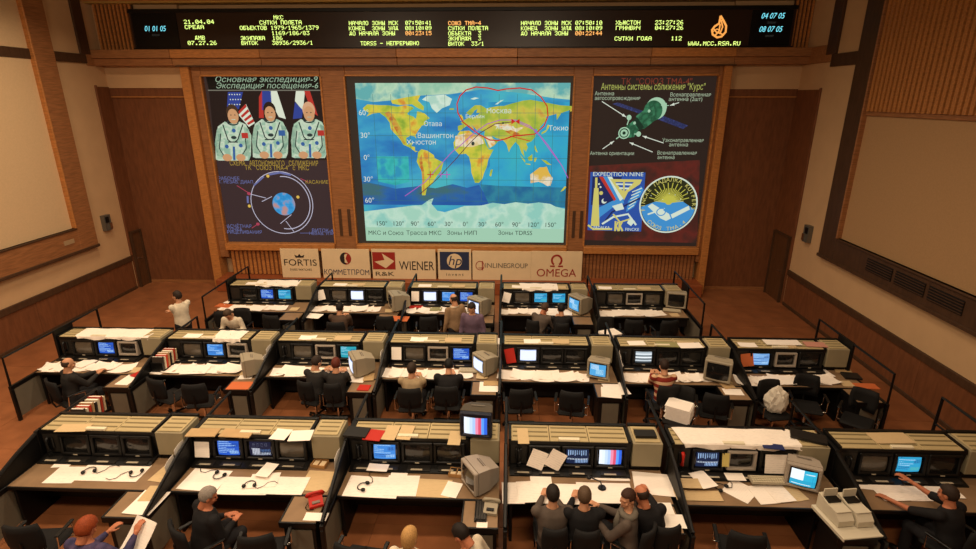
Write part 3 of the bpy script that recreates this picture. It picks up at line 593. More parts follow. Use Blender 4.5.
for a in (('21.04.04', 184, 214.2, 21.9), ('СРЕДА', 185, 204, 27.1), ('ДМВ', 195, 205, 37.8), ('07.27.26', 188, 216.8, 43), ('МКС', 273.7, 283.3, 17.5), ('СУТКИ ПОЛЕТА', 259.7, 301.7, 22.6), ('ОБЪЕКТОВ 1979/1965/1379', 240, 318.7, 28), ('1169/186/83', 271.8, 309.5, 33.2), ('ЭКИПАЖА  186', 241, 282.6, 38.2), ('ВИТОК    30936/2936/1', 241.6, 313, 43),
          ('НАЧАЛО ЗОНЫ МСК  07:50:41', 349, 431.5, 23.2), ('КОНЕЦ  ЗОНЫ УЛД  08:10:09', 349, 431.5, 28.4), ('ДО НАЧАЛА ЗОНЫ   00:23:15', 349.5, 431.5, 33.5, (17, 25)), ('TDRSS - НЕПРЕРЫВНО', 360.6, 419, 43.4),
          ('СОЮЗ ТМА-4', 448.3, 481, 23.2, (0, 10)), ('СУТКИ ПОЛЕТА', 448.3, 488, 28.3), ('ОБЪЕКТА  3', 448.3, 481, 33.5), ('ЭКИПАЖА  3', 448.3, 481, 38.6), ('ВИТОК  33/1', 448.3, 484, 43.8),
          ('НАЧАЛО ЗОНЫ МСК 07:50:10', 521, 602, 23.2), ('КОНЕЦ  ЗОНЫ УЛД 08:10:09', 521, 602, 28.4), ('ДО НАЧАЛА ЗОНЫ  00:22:44', 521, 602, 33.5, (16, 24)), ('ХЬЮСТОН    23:27:26', 615.8, 683, 22.7), ('ГРИНВИЧ    04:27:26', 615.8, 683, 28), ('СУТКИ ГОДА     112', 614.5, 681.6, 38.6), ('WWW.MCC.RSA.RU', 688, 740, 43.6)): led_text(*a)
g = G(); Q = lambda pts: [px(led, *p) for p in pts]
g.stroke(Q([(720.5, 15.8), (723.5, 21), (726, 26), (725.5, 32), (721.5, 36.5), (717, 37.5), (712.5, 34.5), (711.8, 30), (714.5, 26.5), (719, 23.5), (720.5, 15.8)]), .055, .012); g.stroke(Q([(713, 28), (716, 32), (724, 35)]), .035, .012); g.stroke(Q([(720, 24), (719, 31), (714.5, 36)]), .04, .012); g.stroke(Q([(721, 20), (722.5, 27), (720, 33)]), .04, .012); g.stroke(Q([(712, 32), (717, 29), (719.5, 30.5)]), .03, .012)
ob('flame_emblem', g, emis('emblem_orange', 'f4a04c', 1.2), led)
cyan = emis('clock_cyan', '78dcec', 1.3)
for u0, u1, nm, rows in ((133.5, 178, 'l', (('01 01 05', 155.5, 29),)), (750, 791, 'r', (('04 07 05', 772.3, 16.2), ('08 07 05', 770, 29.5)))):
    a, b = px(led, u0 if nm == 'l' else u0, 29)[0], px(led, u1, 29)[0]
    ob('clock_panel', G().box(max(a, -9.27), min(b, 9.27), -.02, 0, -.45, .45, 0, .005), mat('clock_black', '0b0b0c', .3), led)
    for s_, u, v in rows:
        x, z = px(led, u, v); text(s_, x, z, .2, cyan, led, .03, width=.62, shear=.25, bold=.012, name='clock_digits')
        text('ВРЕМЯ', x, z-.17, .07, emis('clock_caption', '4a4a44', .5), led, .03, name='clock_caption')
# ------------------------------------------------------------------ sponsor boards below the map
BRD = mat('cream_board', 'e0c79f', .7, var=.03, scale=3); INK = mat('board_ink', '2a2320', .6); RED = mat('board_red', '9a2a20', .6); NAVY = mat('board_navy', '2a3350', .6); GREYI = mat('board_grey_ink', '5a564e', .6)
edges = [(279.5, 320.3), (320.8, 370.5), (371, 436), (437.5, 471.3), (472.3, 530.8), (531.5, 581.5)]
labs = ['cream sponsor board with a small crown over dark capitals, leftmost below the screens', 'cream sponsor board with a round red and dark emblem over blue Cyrillic capitals', 'cream sponsor board with a red square arrow emblem and big black capitals', 'cream sponsor board with a navy rectangle and white round emblem', 'cream sponsor board with thin grey lettering and a small red emblem', 'cream sponsor board with a dark red horseshoe-shaped emblem over red capitals']
bd = []
for i, (u0, u1) in enumerate(edges):
    a, b = aty(u0, 248.6+(1.5 if i > 3 else 0), 16.2), aty(u1, 274, 16.2); b.z = .404
    z1 = a.z-.02*i/3; o = ob('sponsor_board', G().box(-(b.x-a.x)/2, (b.x-a.x)/2, 0, .03, 0, z1-b.z, 0, .004), BRD); o.location = ((a.x+b.x)/2, 16.2, b.z); o.rotation_euler = (0, 0, 0)
    tag(o, labs[i], 'sign'); bd.append((o, b.x-a.x, z1-b.z))
o, w_, h_ = bd[0]; text('FORTIS', 0, h_*.52, .3, INK, o, width=1.05, bold=.012); text('SWISS WATCHES', 0, h_*.28, .1, INK, o, width=.7, bold=.001)
ob('crown_emblem', G().poly([(-.13, h_*.70), (.13, h_*.70), (.16, h_*.80), (.06, h_*.75), (0, h_*.83), (-.06, h_*.75), (-.16, h_*.80)], .006), INK, o)
o, w_, h_ = bd[1]; text('КОММЕТПРОМ', 0, h_*.2, .25, NAVY, o, width=w_*.95, bold=.008)
g = G(); g.disc(0, h_*.68, .18, .2, 28, .006, 0); g.poly([(0, h_*.68+.2)]+[(.18*math.cos(a), h_*.68+.2*math.sin(a)) for a in [math.radians(90-i*15) for i in range(1, 12)]]+[(0, h_*.68-.2)], .007, 1); g.poly([(-.03, h_*.68+.13), (.07, h_*.68+.16), (.0, h_*.68), (.07, h_*.68-.16), (-.03, h_*.68-.13)], .008, 2); ob('round_emblem', g, [INK, RED, BRD], o)
o, w_, h_ = bd[2]; text('WIENER', w_*.2, h_*.44, .42, INK, o, width=w_*.55, bold=.012); text('R&K', -w_*.31, h_*.16, .2, INK, o, width=.6, bold=.012)
g = G(); cx = -w_*.31; g.poly([(cx-.36, h_*.32), (cx+.36, h_*.32), (cx+.36, h_*.9), (cx-.36, h_*.9)], .006, 0); g.poly([(cx-.05, h_*.86), (cx+.33, h_*.6), (cx+.05, h_*.36), (cx-.3, h_*.58), (cx+.02, h_*.64)], .007, 1); ob('square_emblem', g, [RED, BRD], o)
o, w_, h_ = bd[3]; g = G(); g.poly([(-.46, h_*.32), (.46, h_*.32), (.46, h_*.92), (-.46, h_*.92)], .006, 0); g.disc(0, h_*.62, .24, .24, 28, .007, 1); ob('navy_emblem', g, [NAVY, BRD], o); text('hp', 0, h_*.62, .44, NAVY, o, .009, shear=.25, bold=.008); text('invent', 0, h_*.17, .14, INK, o, spacing=1.6)
o, w_, h_ = bd[4]; text('INLINE', -w_*.1, h_*.5, .22, GREYI, o, width=w_*.36, bold=.01); text('GROUP', w_*.26, h_*.5, .22, GREYI, o, width=w_*.36)
g = G(); g.ring(-w_*.37, h_*.5, .13, .14, .02, off=.006); g.stroke([(-w_*.33, h_*.34), (-w_*.33, h_*.66)], .03, .007); g.stroke([(-w_*.40, h_*.42), (-w_*.31, h_*.42)], .02, .007); ob('small_emblem', g, RED, o)
o, w_, h_ = bd[5]; text('OMEGA', 0, h_*.26, .36, RED, o, width=w_*.78, bold=.003)
g = G(); g.ring(0, h_*.7, .15, .16, .06, -58, 238, off=.006); g.stroke([(-.2, h_*.5), (-.05, h_*.5)], .05, .006); g.stroke([(.05, h_*.5), (.2, h_*.5)], .05, .006); ob('horseshoe_emblem', g, RED, o)
# ------------------------------------------------------------------ console rows
ORD = ['first', 'second', 'third', 'fourth', 'fifth', 'sixth', 'seventh']
ROWS = {'near': (7.08, -7.01, 2.33, 6), 'middle': (10.28, -9.35, 2.30, 7), 'far': (13.58, -7.4, 2.4, 5)}
# ---- lit tube pictures
def crt_mat(kind):
    base = {'blue': '2f6fd8', 'cyan': '35a8c8', 'white': 'dfe6ff', 'lightblue': '7fb2ea', 'win': '1a1c30', 'bw': '7f8890', 'text': '16203a', 'teal': '2a9ca8', 'skyblue': '5a9ad8'}
    return emis('tube_'+kind, base[kind], 1.1)
def crt_face(w_, h_, bul=.03, n=6):
    """bulged tube face, centre at origin looking to -y"""
    g = G(); vs = []
    for j in range(n+1):
        for i in range(n+1):
            a, b = i/n*2-1, j/n*2-1
            k = 1-.04*(a*a*b*b); vs.append((a*w_/2*k, -bul*(1-.5*a*a-.5*b*b), b*h_/2*k))
    fs = [(j*(n+1)+i, j*(n+1)+i+1, (j+1)*(n+1)+i+1, (j+1)*(n+1)+i) for j in range(n) for i in range(n)]
    return g.add(vs, fs)
def bezel(w_, h_, t, d, r=.01):
    g = G(); g.box(-w_/2, w_/2, 0, d, h_/2-t, h_/2, 0, r); g.box(-w_/2, w_/2, 0, d, -h_/2, -h_/2+t, 0, r)
    g.box(-w_/2, -w_/2+t, 0, d, -h_/2+t*.5, h_/2-t*.5, 0, r); g.box(w_/2-t, w_/2, 0, d, -h_/2+t*.5, h_/2-t*.5, 0, r)
    return g
PIX = {}
def picture(kind, w_, h_):
    """what is shown on a tube: blocks of colour laid just over the bulged glass"""
    R = random.Random(sum(map(ord, kind))); g = G(); ms = []
    def M(c, s_=1.1): ms.append(emis('lit_%s_%d' % (c, s_*100), c, s_)); return len(ms)-1
    def rect(x0, x1, z0, z1, m):
        n = max(1, int((x1-x0)*8)); k = max(1, int((z1-z0)*8))
        def P(a, b): return (a*w_/2*.96, -.032*(1-.5*a*a-.5*b*b)-.003, b*h_/2*.96)
        for i in range(n):
            for j in range(k):
                a0, a1 = x0+(x1-x0)*i/n, x0+(x1-x0)*(i+1)/n; b0, b1 = z0+(z1-z0)*j/k, z0+(z1-z0)*(j+1)/k
                g.add([P(a0, b0), P(a1, b0), P(a1, b1), P(a0, b1)], [(0, 1, 2, 3)], m)
    if kind in ('blue', 'skyblue', 'cyan', 'teal', 'lightblue'):
        a = M({'blue': '2456c0', 'skyblue': '3f86d8', 'cyan': '2f9cc8', 'teal': '2aa0b0', 'lightblue': '6f9fd8'}[kind]); b = M('a9d4f4'); c = M('1c3a84'); d_ = M('58b7a8')
        rect(-.92, .92, -.9, .9, a)
        for q in range(7): rect(-.85, -.85+R.random()*1.5+.1, .75-q*.22, .8-q*.22+.04, R.choice((b, c, b)))
        rect(.1, .85, -.7, -.3, b if kind != 'cyan' else d_); rect(.3, .85, .2, .6, c)
    elif kind == 'white':
        a = M('e4eaff', 1.2); rect(-.92, .92, -.9, .9, a); b = M('9fb4e4'); rect(-.92, .92, -.9, -.8, b); rect(-.92, .92, .8, .9, b)
    elif kind == 'win':
        a = M('191b34'); rect(-.92, .92, -.9, .9, a); b = M('eef2ff', 1.2); rect(-.7, .0, -.75, .1, b); c = M('5f8fd0'); rect(.05, .85, -.75, -.45, M('d8e4f4')); rect(.05, .85, -.4, -.05, c)
        for q in range(4): rect(-.6+q*.35, -.45+q*.35, .35, .7, M('8f93a8'))
    elif kind == 'text':
        a = M('14213f'); rect(-.92, .92, -.9, .9, a); b = M('a8c8f0'); c = M('e4f0ff')
        for q in range(9): rect(-.8+q*.18, -.72+q*.18, .05+R.random()*.3, .75, b)
        rect(-.85, .85, -.35, -.2, c); rect(-.2, .85, -.75, -.35, M('9fc0ec'))
    elif kind == 'bw':
        for q, c in enumerate(('a8b4bc', 'dce4ea', '707c84', 'e8eef2', '5c666e', 'c4ced4', '3c444a')): m = M(c); rect(-.92, .92, .9-(q+1)*.257, .9-q*.257, m)
    elif kind == 'bars':
        for q, c in enumerate(('e8f0ff', 'dfeaf6', 'c4d8f4', 'a8c4f0', 'e88aa8', 'd8506a', '5a9af0', '2f62d8')): m = M(c, 1.2); rect(-.92+q*.23, -.92+(q+1)*.23, -.9, .9, m)
    elif kind == 'split':
        rect(-.92, 0, -.2, .9, M('eaf6fa', 1.15)); rect(0, .92, -.2, .9, M('2fb4d8')); rect(-.92, .92, -.9, -.2, M('2aa6cc')); rect(.1, .8, .5, .6, M('d8eef4')); rect(-.8, .6, -.75, -.65, M('d8eef4')); rect(.5, .85, -.5, .3, M('1f90bc'))
    elif kind == 'desk':
        rect(-.92, .92, -.9, .9, M('4fa4dc')); rect(-.8, .1, .1, .8, M('dff0fa', 1.15)); rect(-.2, .7, -.6, .2, M('b4e0f0')); rect(-.92, .92, -.9, -.75, M('c4d4dc')); rect(.4, .7, -.3, .1, M('2c50a0'))
    me = bpy.data.meshes.new('picture'); me.from_pydata(g.v, [], g.f)
    for m in ms: me.materials.append(m)
    me.polygons.foreach_set('material_index', g.m); return me
def pic(kind, w_, h_, parent):
    k = (kind, round(w_, 2))
    if k not in PIX: PIX[k] = picture(kind, w_, h_)
    o = bpy.data.objects.new('screen_image', PIX[k]); C.objects.link(o); o.parent = parent; o['kind'] = 'stuff'; return o
# ---- prototypes
PW, SLOT = 1.82, [.58, 1.06, 1.53]
MSCR = crt_face(.36, .27)
def make_console():
    t = thing('control_console', '', 'console')
    g = G(); g.prism([(0, 0), (0, 1.2), (-.42, 1.2), (-.42, 1.15), (-.38, .8), (-.40, .76), (-.40, 0)], .06, PW); fixn(ob('cabinet', g, BLACK, t))
    g = G(); g.box(.06, PW, -.035, .02, 1.19, 1.24, 0, .006); g.box(.06, .1, -.42, -.035, 1.19, 1.225); g.box(PW-.04, PW, -.42, -.035, 1.19, 1.225); ob('top_rim', g, BLACKP, t)
    for i in range(3):
        x0 = .1+i*(PW-.14)/3; x1 = x0+(PW-.14)/3-.008
        p = ob('louvre_panel', G().box(x0, x1, -.42, -.035, 1.19, 1.212, 0, .004), BEIGE, t)
        for q in range(3): ob('louvre_slot', G().box(x0+.02, x1-.02, -.085-q*.11-.03, -.085-q*.11, 1.212, 1.216), BEIGED, p)
    ob('front_lip', G().box(.06, PW, -.432, -.418, 1.14, 1.2), BLACKP, t)
    for s in SLOT:
        b = ob('monitor_bezel', bezel(.46, .345, .045, .09), BLACKP, t, (s, -.47, .975), (math.radians(-4), 0, 0))
        f = ob('tube', MSCR, GLASSOFF, b, (0, .05, 0), smooth=True)
        ob('monitor_badge', G().box(-.03, .03, -.004, 0, -.16, -.145), mat('pale_badge', 'b9ad95', .5), b)
    g = G(); g.box(.09, .33, -.43, -.39, .82, 1.14, 0, .006); pnl = ob('telephone_panel', g, mat('panel_charcoal', '26221d', .5), t)
    g = G(); g.prism([(-.43, .80), (-.43, .765), (-.62, .745), (-.62, .765)], .08, PW-.02); fixn(ob('key_shelf', g, BLACKP, t))
    for x0, x1 in ((.14, .40), (.5, .8), (.93, 1.26), (1.38, 1.74)):
        k = ob('key_block', G().box(x0, x1, -.6, -.47, .765, .79, 0, .004), mat('key_dark', '201d1a', .45), t)
        ob('key_label', G().box(x0+.05, x0+.22, -.603, -.57, .79, .793), mat('key_label_grey', 'a89c86', .6), k)
    ob('name_plate', G().box(.78, 1.08, -.43, -.37, 1.212, 1.245, 0, .003), mat('name_plate_white', 'ded2b4', .6), t)
    return t
def make_desk():
    t = thing('console_desk', '', 'desk')
    ob('desktop', G().box(.06, 2.27, -1.1, -.405, .72, .745, 0, .004), LAMI, t)
    ob('front_edge', G().box(.06, 2.27, -1.125, -1.1, .70, .747, 0, .004), BLACKP, t)
    for x in (.08, 1.82): ob('leg_panel', G().box(x, x+.04, -1.06, -.45, 0, .72, 0, .004), BLACK, t)
    ob('modesty_panel', G().box(.12, 1.82, -.56, -.53, .12, .72), BLACK, t); ob('drawer_box', G().box(1.86, 2.25, -1.08, -.6, .5, .72, 0, .004), BLACK, t)
    return t
def make_cab():
    t = thing('side_cabinet', '', 'cabinet')
    ob('base', G().box(PW+.02, 2.26, -.40, 0, 0, .83, 0, .004), BLACK, t)
    ob('upper_case', G().box(PW+.02, 2.26, -.45, 0, .83, 1.215, 0, .008), mat('olive_cabinet_case', '92866a', .6, var=.05, scale=3), t)
    p = ob('top_grille', G().box(PW+.05, 2.23, -.42, -.04, 1.215, 1.232, 0, .004), BEIGE, t)
    for q in range(3): ob('grille_slot', G().box(PW+.08, 2.20, -.1-q*.11-.03, -.1-q*.11, 1.232, 1.235), BEIGED, p)
    ob('rear_rim', G().box(PW+.02, 2.26, -.02, .03, 1.2, 1.25, 0, .004), BLACKP, t)
    return t
def make_part(zr=1.16, end=False):
    t = thing('partition_rail', '', 'partition')
    ob('post_panel', G().box(0, .05, -.46, .03, 0, zr+.03, 0, .004), BLACK, t)
    ob('lower_panel', G().box(.008, .042, -1.62, -.46, .08, .66), GREYP, t)
    g = G(); g.box(0, .05, -1.66, -.46, .66, .74, 0, .004); g.box(0, .05, -1.66, -1.6, 0, .66, 0, .004); g.box(0, .05, -.52, -.46, 0, .66); ob('lower_frame', g, BLACKP, t)
    ob('front_rail', G().tube([(.025, -.44, zr+.01), (.025, -1.62, zr), (.025, -1.63, .72)] if end else [(.025, -.44, zr), (.025, -.8, zr-.1), (.025, -1.62, .76)], .022 if end else .028, 6), RAILM, t)
    if not end: fixn(ob('wing_panel', G().prism([(-.46, .74), (-.46, zr), (-.8, zr-.1), (-1.6, .765), (-1.6, .74)], .014, .036), BLACK, t))
    ob('rear_rail', G().tube([(.025, 0, zr+.01), (.025, .78, zr+.02), (.025, .80, .02)], .026, 6), RAILM, t)
    ob('rear_crossbar', G().tube([(.025, 0, .86), (.025, .79, .86)], .016, 6), RAILM, t)
    return t
def make_tab():
    t = thing('side_table', '', 'table')
    ob('tabletop', G().box(1.81, 2.26, -1.6, -1.13, .705, .735, 0, .004), LAMI, t)
    g = G(); g.box(1.79, 1.81, -1.62, -1.13, .66, .742); g.box(1.81, 2.27, -1.625, -1.6, .66, .742); ob('edge_strip', g, BLACKP, t)
    ob('cabinet', G().box(1.83, 2.24, -1.58, -1.15, .06, .7, 0, .004), BLACK, t)
    ob('front_panel', G().box(1.9, 2.20, -1.592, -1.58, .12, .6), GREYP, t)
    for x in (1.88, 2.19): ob('foot', G().box(x, x+.04, -1.57, -1.53, 0, .06), BLACKP, t)
    return t
PROTO = dict(c=make_console(), d=make_desk(), s=make_cab(), p=make_part(), e=make_part(1.32, True), t=make_tab())
used = set()
def place(key, x, y, label, group):
    o = PROTO[key] if key not in used else dup(PROTO[key])
    used.add(key); o.location = (x, y, 0); o['label'] = label; o['group'] = group; return o
TUBES = {
 'near': ['off off off', 'blue win grey', 'skyblue off off', 'off text bars', 'text open off', 'grey cyan off'],
 'middle': ['grey blue open', 'grey skyblue open', 'grey open teal', 'grey open blue', 'white off off', 'bw off off', 'lightblue open off'],
 'far': ['off blue cyan', 'grey white off', 'white skyblue blue', 'grey cyan cyan', 'grey open grey']}
WORDS = {'off': 'dark', 'grey': 'grey', 'open': 'grey-framed', 'blue': 'blue', 'skyblue': 'sky-blue', 'cyan': 'cyan', 'teal': 'teal', 'white': 'white', 'lightblue': 'pale-blue', 'win': 'window-filled', 'text': 'graph-filled', 'bars': 'colour-bar', 'bw': 'striped'}
where = {'near': 'near row', 'middle': 'middle row', 'far': 'far row under the screens'}
BAYS = {}
for r, (yb, x0, pit, n) in ROWS.items():
    for k in range(n):
        x = x0+k*pit; w_ = where[r]
        c = place('c', x, yb, 'black console with %s tubes, %s from left in the %s row' % (' and '.join(dict.fromkeys(WORDS[q] for q in TUBES[r][k].split())), ORD[k], r), 'consoles of the %s row' % r)
        mons = sorted([q for q in c.children if q.name.startswith('monitor_bezel')], key=lambda q: q.location.x)
        for q, kd in zip(mons, TUBES[r][k].split()):
            tb = [h for h in q.children if h.name.startswith('tube')][0]
            if kd == 'grey': setmat(tb, GLASSGREY)
            elif kd == 'open': setmat(q, CRTCASE); q.scale = (.9, 1.2, .88)
            elif kd != 'off':
                pic(kd, .36, .27, q).location = (0, .05, 0)
        BAYS[r, k] = c
        place('d', x, yb, 'tan desktop with black edge, %s desk from the left in the %s row' % (ORD[k], r), 'desks of the %s row' % r)
        place('s', x, yb, 'beige louvred side cabinet, %s from the left in the %s' % (ORD[k], w_), 'side cabinets of the %s row' % r)
        if r != 'far' or k < 4: place('t', x, yb, 'small tan-topped side table, %s from the left in the %s' % (ORD[k], w_), 'side tables of the %s row' % r)
        if k == 0 and r != 'near': place('e', x, yb, 'black tube rail partition closing the left end of the %s' % w_, 'row end partitions')
        else: place('p', x, yb, 'black rail partition left of the %s console in the %s' % (ORD[k], w_), 'partitions of the %s row' % r)
    place('e', x0+n*pit-.02, yb, 'black tube rail partition closing the right end of the %s' % w_, 'row end partitions')
# telephone handsets on the console panels (hang on the panel)
def make_handset():
    t = thing('telephone_handset', '', 'telephone')
    g = G(); g.box(-.05, .05, -.03, .0, -.09, .09, 0, .008); ob('cradle', g, BLACKP, t)
    g = G(); g.tube([(0, -.035, .1), (0, -.075, .08), (0, -.08, 0), (0, -.075, -.08), (0, -.035, -.1)], [.026, .024, .016, .024, .026], 8); ob('receiver', g, BLACKP, t, smooth=True)
    pts = [(0.0+.03*math.cos(a*1.9), -.07-.02*math.sin(a*1.9), -.1-.012*a) for a in range(16)]
    ob('coiled_cord', G().tube(pts, .007, 4), BLACKP, t); return t
hp = make_handset(); first = True
HANDS = [('near', 2), ('near', 3), ('near', 4), ('middle', 2), ('middle', 5), ('middle', 0), ('near', 5), ('near', 0)]
for r, k in HANDS:
    o = hp if first else dup(hp); first = False
    o.location = BAYS[r, k].location+Vector((.21, -.432, 1.0)); o['group'] = 'console telephone handsets'
    o['label'] = 'black telephone handset hanging on the %s console of the %s' % (ORD[k], where[r])
    if (r, k) == ('near', 4):
        for ch in o.children:
            if ch.name.startswith('receiver'): setmat(ch, mat('phone_red', 'b02418', .35))
        o['label'] = 'red telephone handset hanging on the fifth console of the near row'
# ---- free-standing tube monitors
def make_crt(case, scr, scale=1.0, picm=None, frame=None):
    t = thing('tube_monitor', '', 'monitor')
    ob('front_bezel', bezel(.42, .36, .045, .06, .012), frame or case, t, (0, -.19, .22))
    ob('tube', crt_face(.34, .28), scr, t, (0, -.175, .22), smooth=True)
    g = G(); P = [(-.21, -.13, .04), (.21, -.13, .04), (.21, -.13, .40), (-.21, -.13, .40)]; Q2 = [(-.19, .05, .05), (.19, .05, .05), (.19, .05, .385), (-.19, .05, .385)]; R2 = [(-.13, .23, .09), (.13, .23, .09), (.13, .23, .31), (-.13, .23, .31)]
    g.add(P+Q2+R2, [(3, 2, 1, 0), (8, 9, 10, 11)]+[(a+i, a+(i+1) % 4, a+4+(i+1) % 4, a+4+i) for a in (0, 4) for i in range(4)]); fixn(ob('rear_case', g, case, t))
    g = G(); g.box(-.12, .12, -.11, .11, 0, .025, 0, .008); g.box(-.06, .06, -.06, .06, .02, .05); ob('stand', g, case, t)
    g = G()
    for q in range(6): g.box(-.09, .09, .0+q*.03, .012+q*.03, .3975-q*.013, .402-q*.013)
    ob('vent_ribs', g, mat('vent_rib_grey', '6d6459', .6), t)['kind'] = 'stuff'  # ribs in one plain grey
    if picm: pic(picm, .34, .28, t).location = (0, -.175, .22)
    t.scale = (scale,)*3; return t
CASEB = mat('beige_monitor_case', '9a8e78', .5); CASED = mat('brown_tv_case', '4c4234', .5); CASEBK = mat('dark_blue_tv_front', '1a1d2c', .4)
CRTS = [  # pixel under the foot, plane, yaw, case, picture, label, scale
 ((480, 486), .747, -58, CRTCASE, None, 'grey tube monitor switched off, turned left, below the colour-bar television', 1.0),
 ((799, 483), .747, -22, CRTCASE, 'split', 'grey tube monitor with a white and cyan screen beside the desk printers', 1.02),
 ((362, 373), .747, -62, CASEB, 'white', 'beige tube monitor turned left beside the red folder table in the middle row', 1.05),
 ((486, 372), .747, -52, CASEB, 'white', 'beige tube monitor with a blank white screen right of the man in black', 1.0),
 ((599, 376), .747, -20, CASEB, 'desk', 'beige tube monitor with a pale blue desktop picture in the middle row', 1.0),
 ((717, 379), .747, -25, CASEB, None, 'beige framed tube monitor switched off, right of the striped-shirt person', 1.15),
 ((253, 373), .747, -60, CASEB, None, 'beige tube monitor switched off behind the orange folder side table', .95),
 ((399, 309), .747, -65, CASEB, None, 'beige tube monitor turned left with dark screen in the far row', 1.15),
 ((480, 314), .747, -42, CASEB, 'white', 'beige tube monitor with white screen behind the man in purple shirt', 1.15),
 ((580, 312), .747, -55, CASEB, 'desk', 'beige tube monitor with cyan screen right of the dark seated pair', 1.15),
 ((675, 307), .747, -14, CASEB, None, 'beige tube monitor with dark glass at the right end of the far row', 1.15)]
for (uv, z, yaw, case, pm, lab, scl) in CRTS:
    t = make_crt(case, GLASSOFF, scl, pm); t.location = atz(uv[0], uv[1], z+.001); t.rotation_euler = (0, 0, math.radians(yaw)); t['label'] = lab; t['group'] = 'free-standing tube monitors'
p = atz(478, 432, 1.236)
t = make_crt(CASED, GLASSOFF, 1.1, 'bars', CASEBK); t.location = p; t.rotation_euler = (0, 0, math.radians(-6)); t['label'] = 'brown television with bright colour bars standing on a side cabinet'; t['group'] = 'free-standing tube monitors'
# ------------------------------------------------------------------ office chairs
SEATF = mat('black_chair_fabric', '0f0d0c', .8, bump=.1, scale=60); 
def make_chair():
    t = thing('office_chair', '', 'chair')
    ob('seat', G().box(-.24, .24, -.22, .24, .43, .50, 0, .03), SEATF, t)
    g = G(); n = 6; vs = []
    for j in range(5):
        for i in range(n+1):
            a = i/n*2-1; z = .58+j*.1; w_ = .22*(1-.12*((j-2)/2)**2); y = -.25-.03*(j/4)+.05*a*a
            vs.append((a*w_, y, z))
    m_ = len(vs); vs += [(x, y-.045, z) for x, y, z in vs]; fs = []
    for j in range(4):
        for i in range(n):
            q = j*(n+1)+i; fs += [(q, q+1, q+n+2, q+n+1), (m_+q, m_+q+n+1, m_+q+n+2, m_+q+1)]
    rim = list(range(n+1))+[j*(n+1)+n for j in range(1, 5)]+[4*(n+1)+i for i in range(n-1, -1, -1)]+[j*(n+1) for j in range(3, 0, -1)]
    for i in range(len(rim)): a, b = rim[i], rim[(i+1) % len(rim)]; fs.append((a, m_+a, m_+b, b))
    fixn(ob('backrest', g.add(vs, fs), SEATF, t, smooth=True))
    ob('back_stem', G().tube([(0, -.1, .43), (0, -.27, .44), (0, -.31, .55), (0, -.31, .75)], .018), BLACKP, t)
    for s in (-1, 1):
        ob('armrest_tube', G().tube([(s*.22, .1, .45), (s*.29, .12, .47), (s*.295, .12, .66), (s*.295, -.14, .68), (s*.29, -.16, .47), (s*.22, -.12, .45)], .011), CHROME, t)
        ob('armrest_pad', G().box(s*.295-.025, s*.295+.025, -.16, .15, .675, .70, 0, .008), BLACKP, t)
    ob('gas_column', G().tube([(0, 0, .1), (0, 0, .43)], .028, 8), CHROME, t)
    for i in range(5):
        a = 2*math.pi*i/5+.3; c, s = math.cos(a), math.sin(a)
        ob('base_leg', G().tube([(.02*c, .02*s, .12), (.3*c, .3*s, .08)], [.028, .016]), BLACKP, t)
        ob('caster', G().ell((.3*c, .3*s, .032), (.03, .03, .032), 8, 6), CHROME if i % 2 else BLACKP, t)
    return t
CH = make_chair(); chair_used = [False]
def chair(x, y, face, label, group='black office chairs'):
    o = dup(CH) if chair_used[0] else CH
    chair_used[0] = True; o.location = (x, y, 0); o.rotation_euler = (0, 0, math.radians(face)); o['label'] = label; o['group'] = group; return o
# ------------------------------------------------------------------ people
SKIN = mat('skin', 'c08a68', .55, var=.05, scale=12); SKIN2 = mat('ruddy_skin', 'b5704f', .55, var=.05, scale=12); EYE = mat('eye', '1d1512', .3); LIP = mat('lip', '96503f', .5)
SHOE = mat('black_shoe', '100e0d', .4)
def remesh(g, vox, it=2):
    me = bpy.data.meshes.new('tmp'); me.from_pydata(g.v, [], g.f); o = bpy.data.objects.new('tmp', me); C.objects.link(o)
    bm = bmesh.new(); bm.from_mesh(me); bmesh.ops.recalc_face_normals(bm, faces=bm.faces[:]); bm.to_mesh(me); bm.free()
    m = o.modifiers.new('r', 'REMESH'); m.mode = 'VOXEL'; m.voxel_size = vox
    if it: s = o.modifiers.new('s', 'SMOOTH'); s.iterations = it; s.factor = .5
    dg = bpy.context.evaluated_depsgraph_get(); e = bpy.data.meshes.new_from_object(o.evaluated_get(dg))
    vs = [v.co.copy() for v in e.vertices]; fs = [tuple(p.vertices) for p in e.polygons]
    bpy.data.objects.remove(o); bpy.data.meshes.remove(e); bpy.data.meshes.remove(me); return vs, fs
def limb(g, pts, rad):
    g.tube(pts, rad, 10)
    for p, r in zip(pts, rad): g.ell(p, (r, r, r), 10, 8)
# head, looking to +y, centre of skull at origin
def make_head():
    g = G(); g.ell((0, -.01, .02), (.076, .095, .10), 20, 14); g.ell((0, .03, -.05), (.056, .062, .075), 16, 12); g.ell((0, .045, -.095), (.032, .03, .026), 12, 8)
    g.tube([(0, -.02, -.06), (0, -.035, -.17)], [.056, .06], 12); g.ell((0, .078, .022), (.05, .018, .016), 12, 8)
    g.add([(-.012, .085, .01), (.012, .085, .01), (.02, .09, -.04), (-.02, .09, -.04), (0, .12, -.035), (0, .092, .015)], [(0, 3, 4, 5), (1, 5, 4, 2), (3, 2, 4), (0, 5, 1), (0, 1, 2, 3)])
    for s in (-1, 1): g.ell((s*.08, -.008, -.01), (.012, .022, .034), 8, 8); g.ell((s*.042, .062, -.03), (.024, .022, .024), 8, 6)
    g.ell((0, .088, -.062), (.026, .012, .012), 10, 6)
    return remesh(g, .0085, 1)
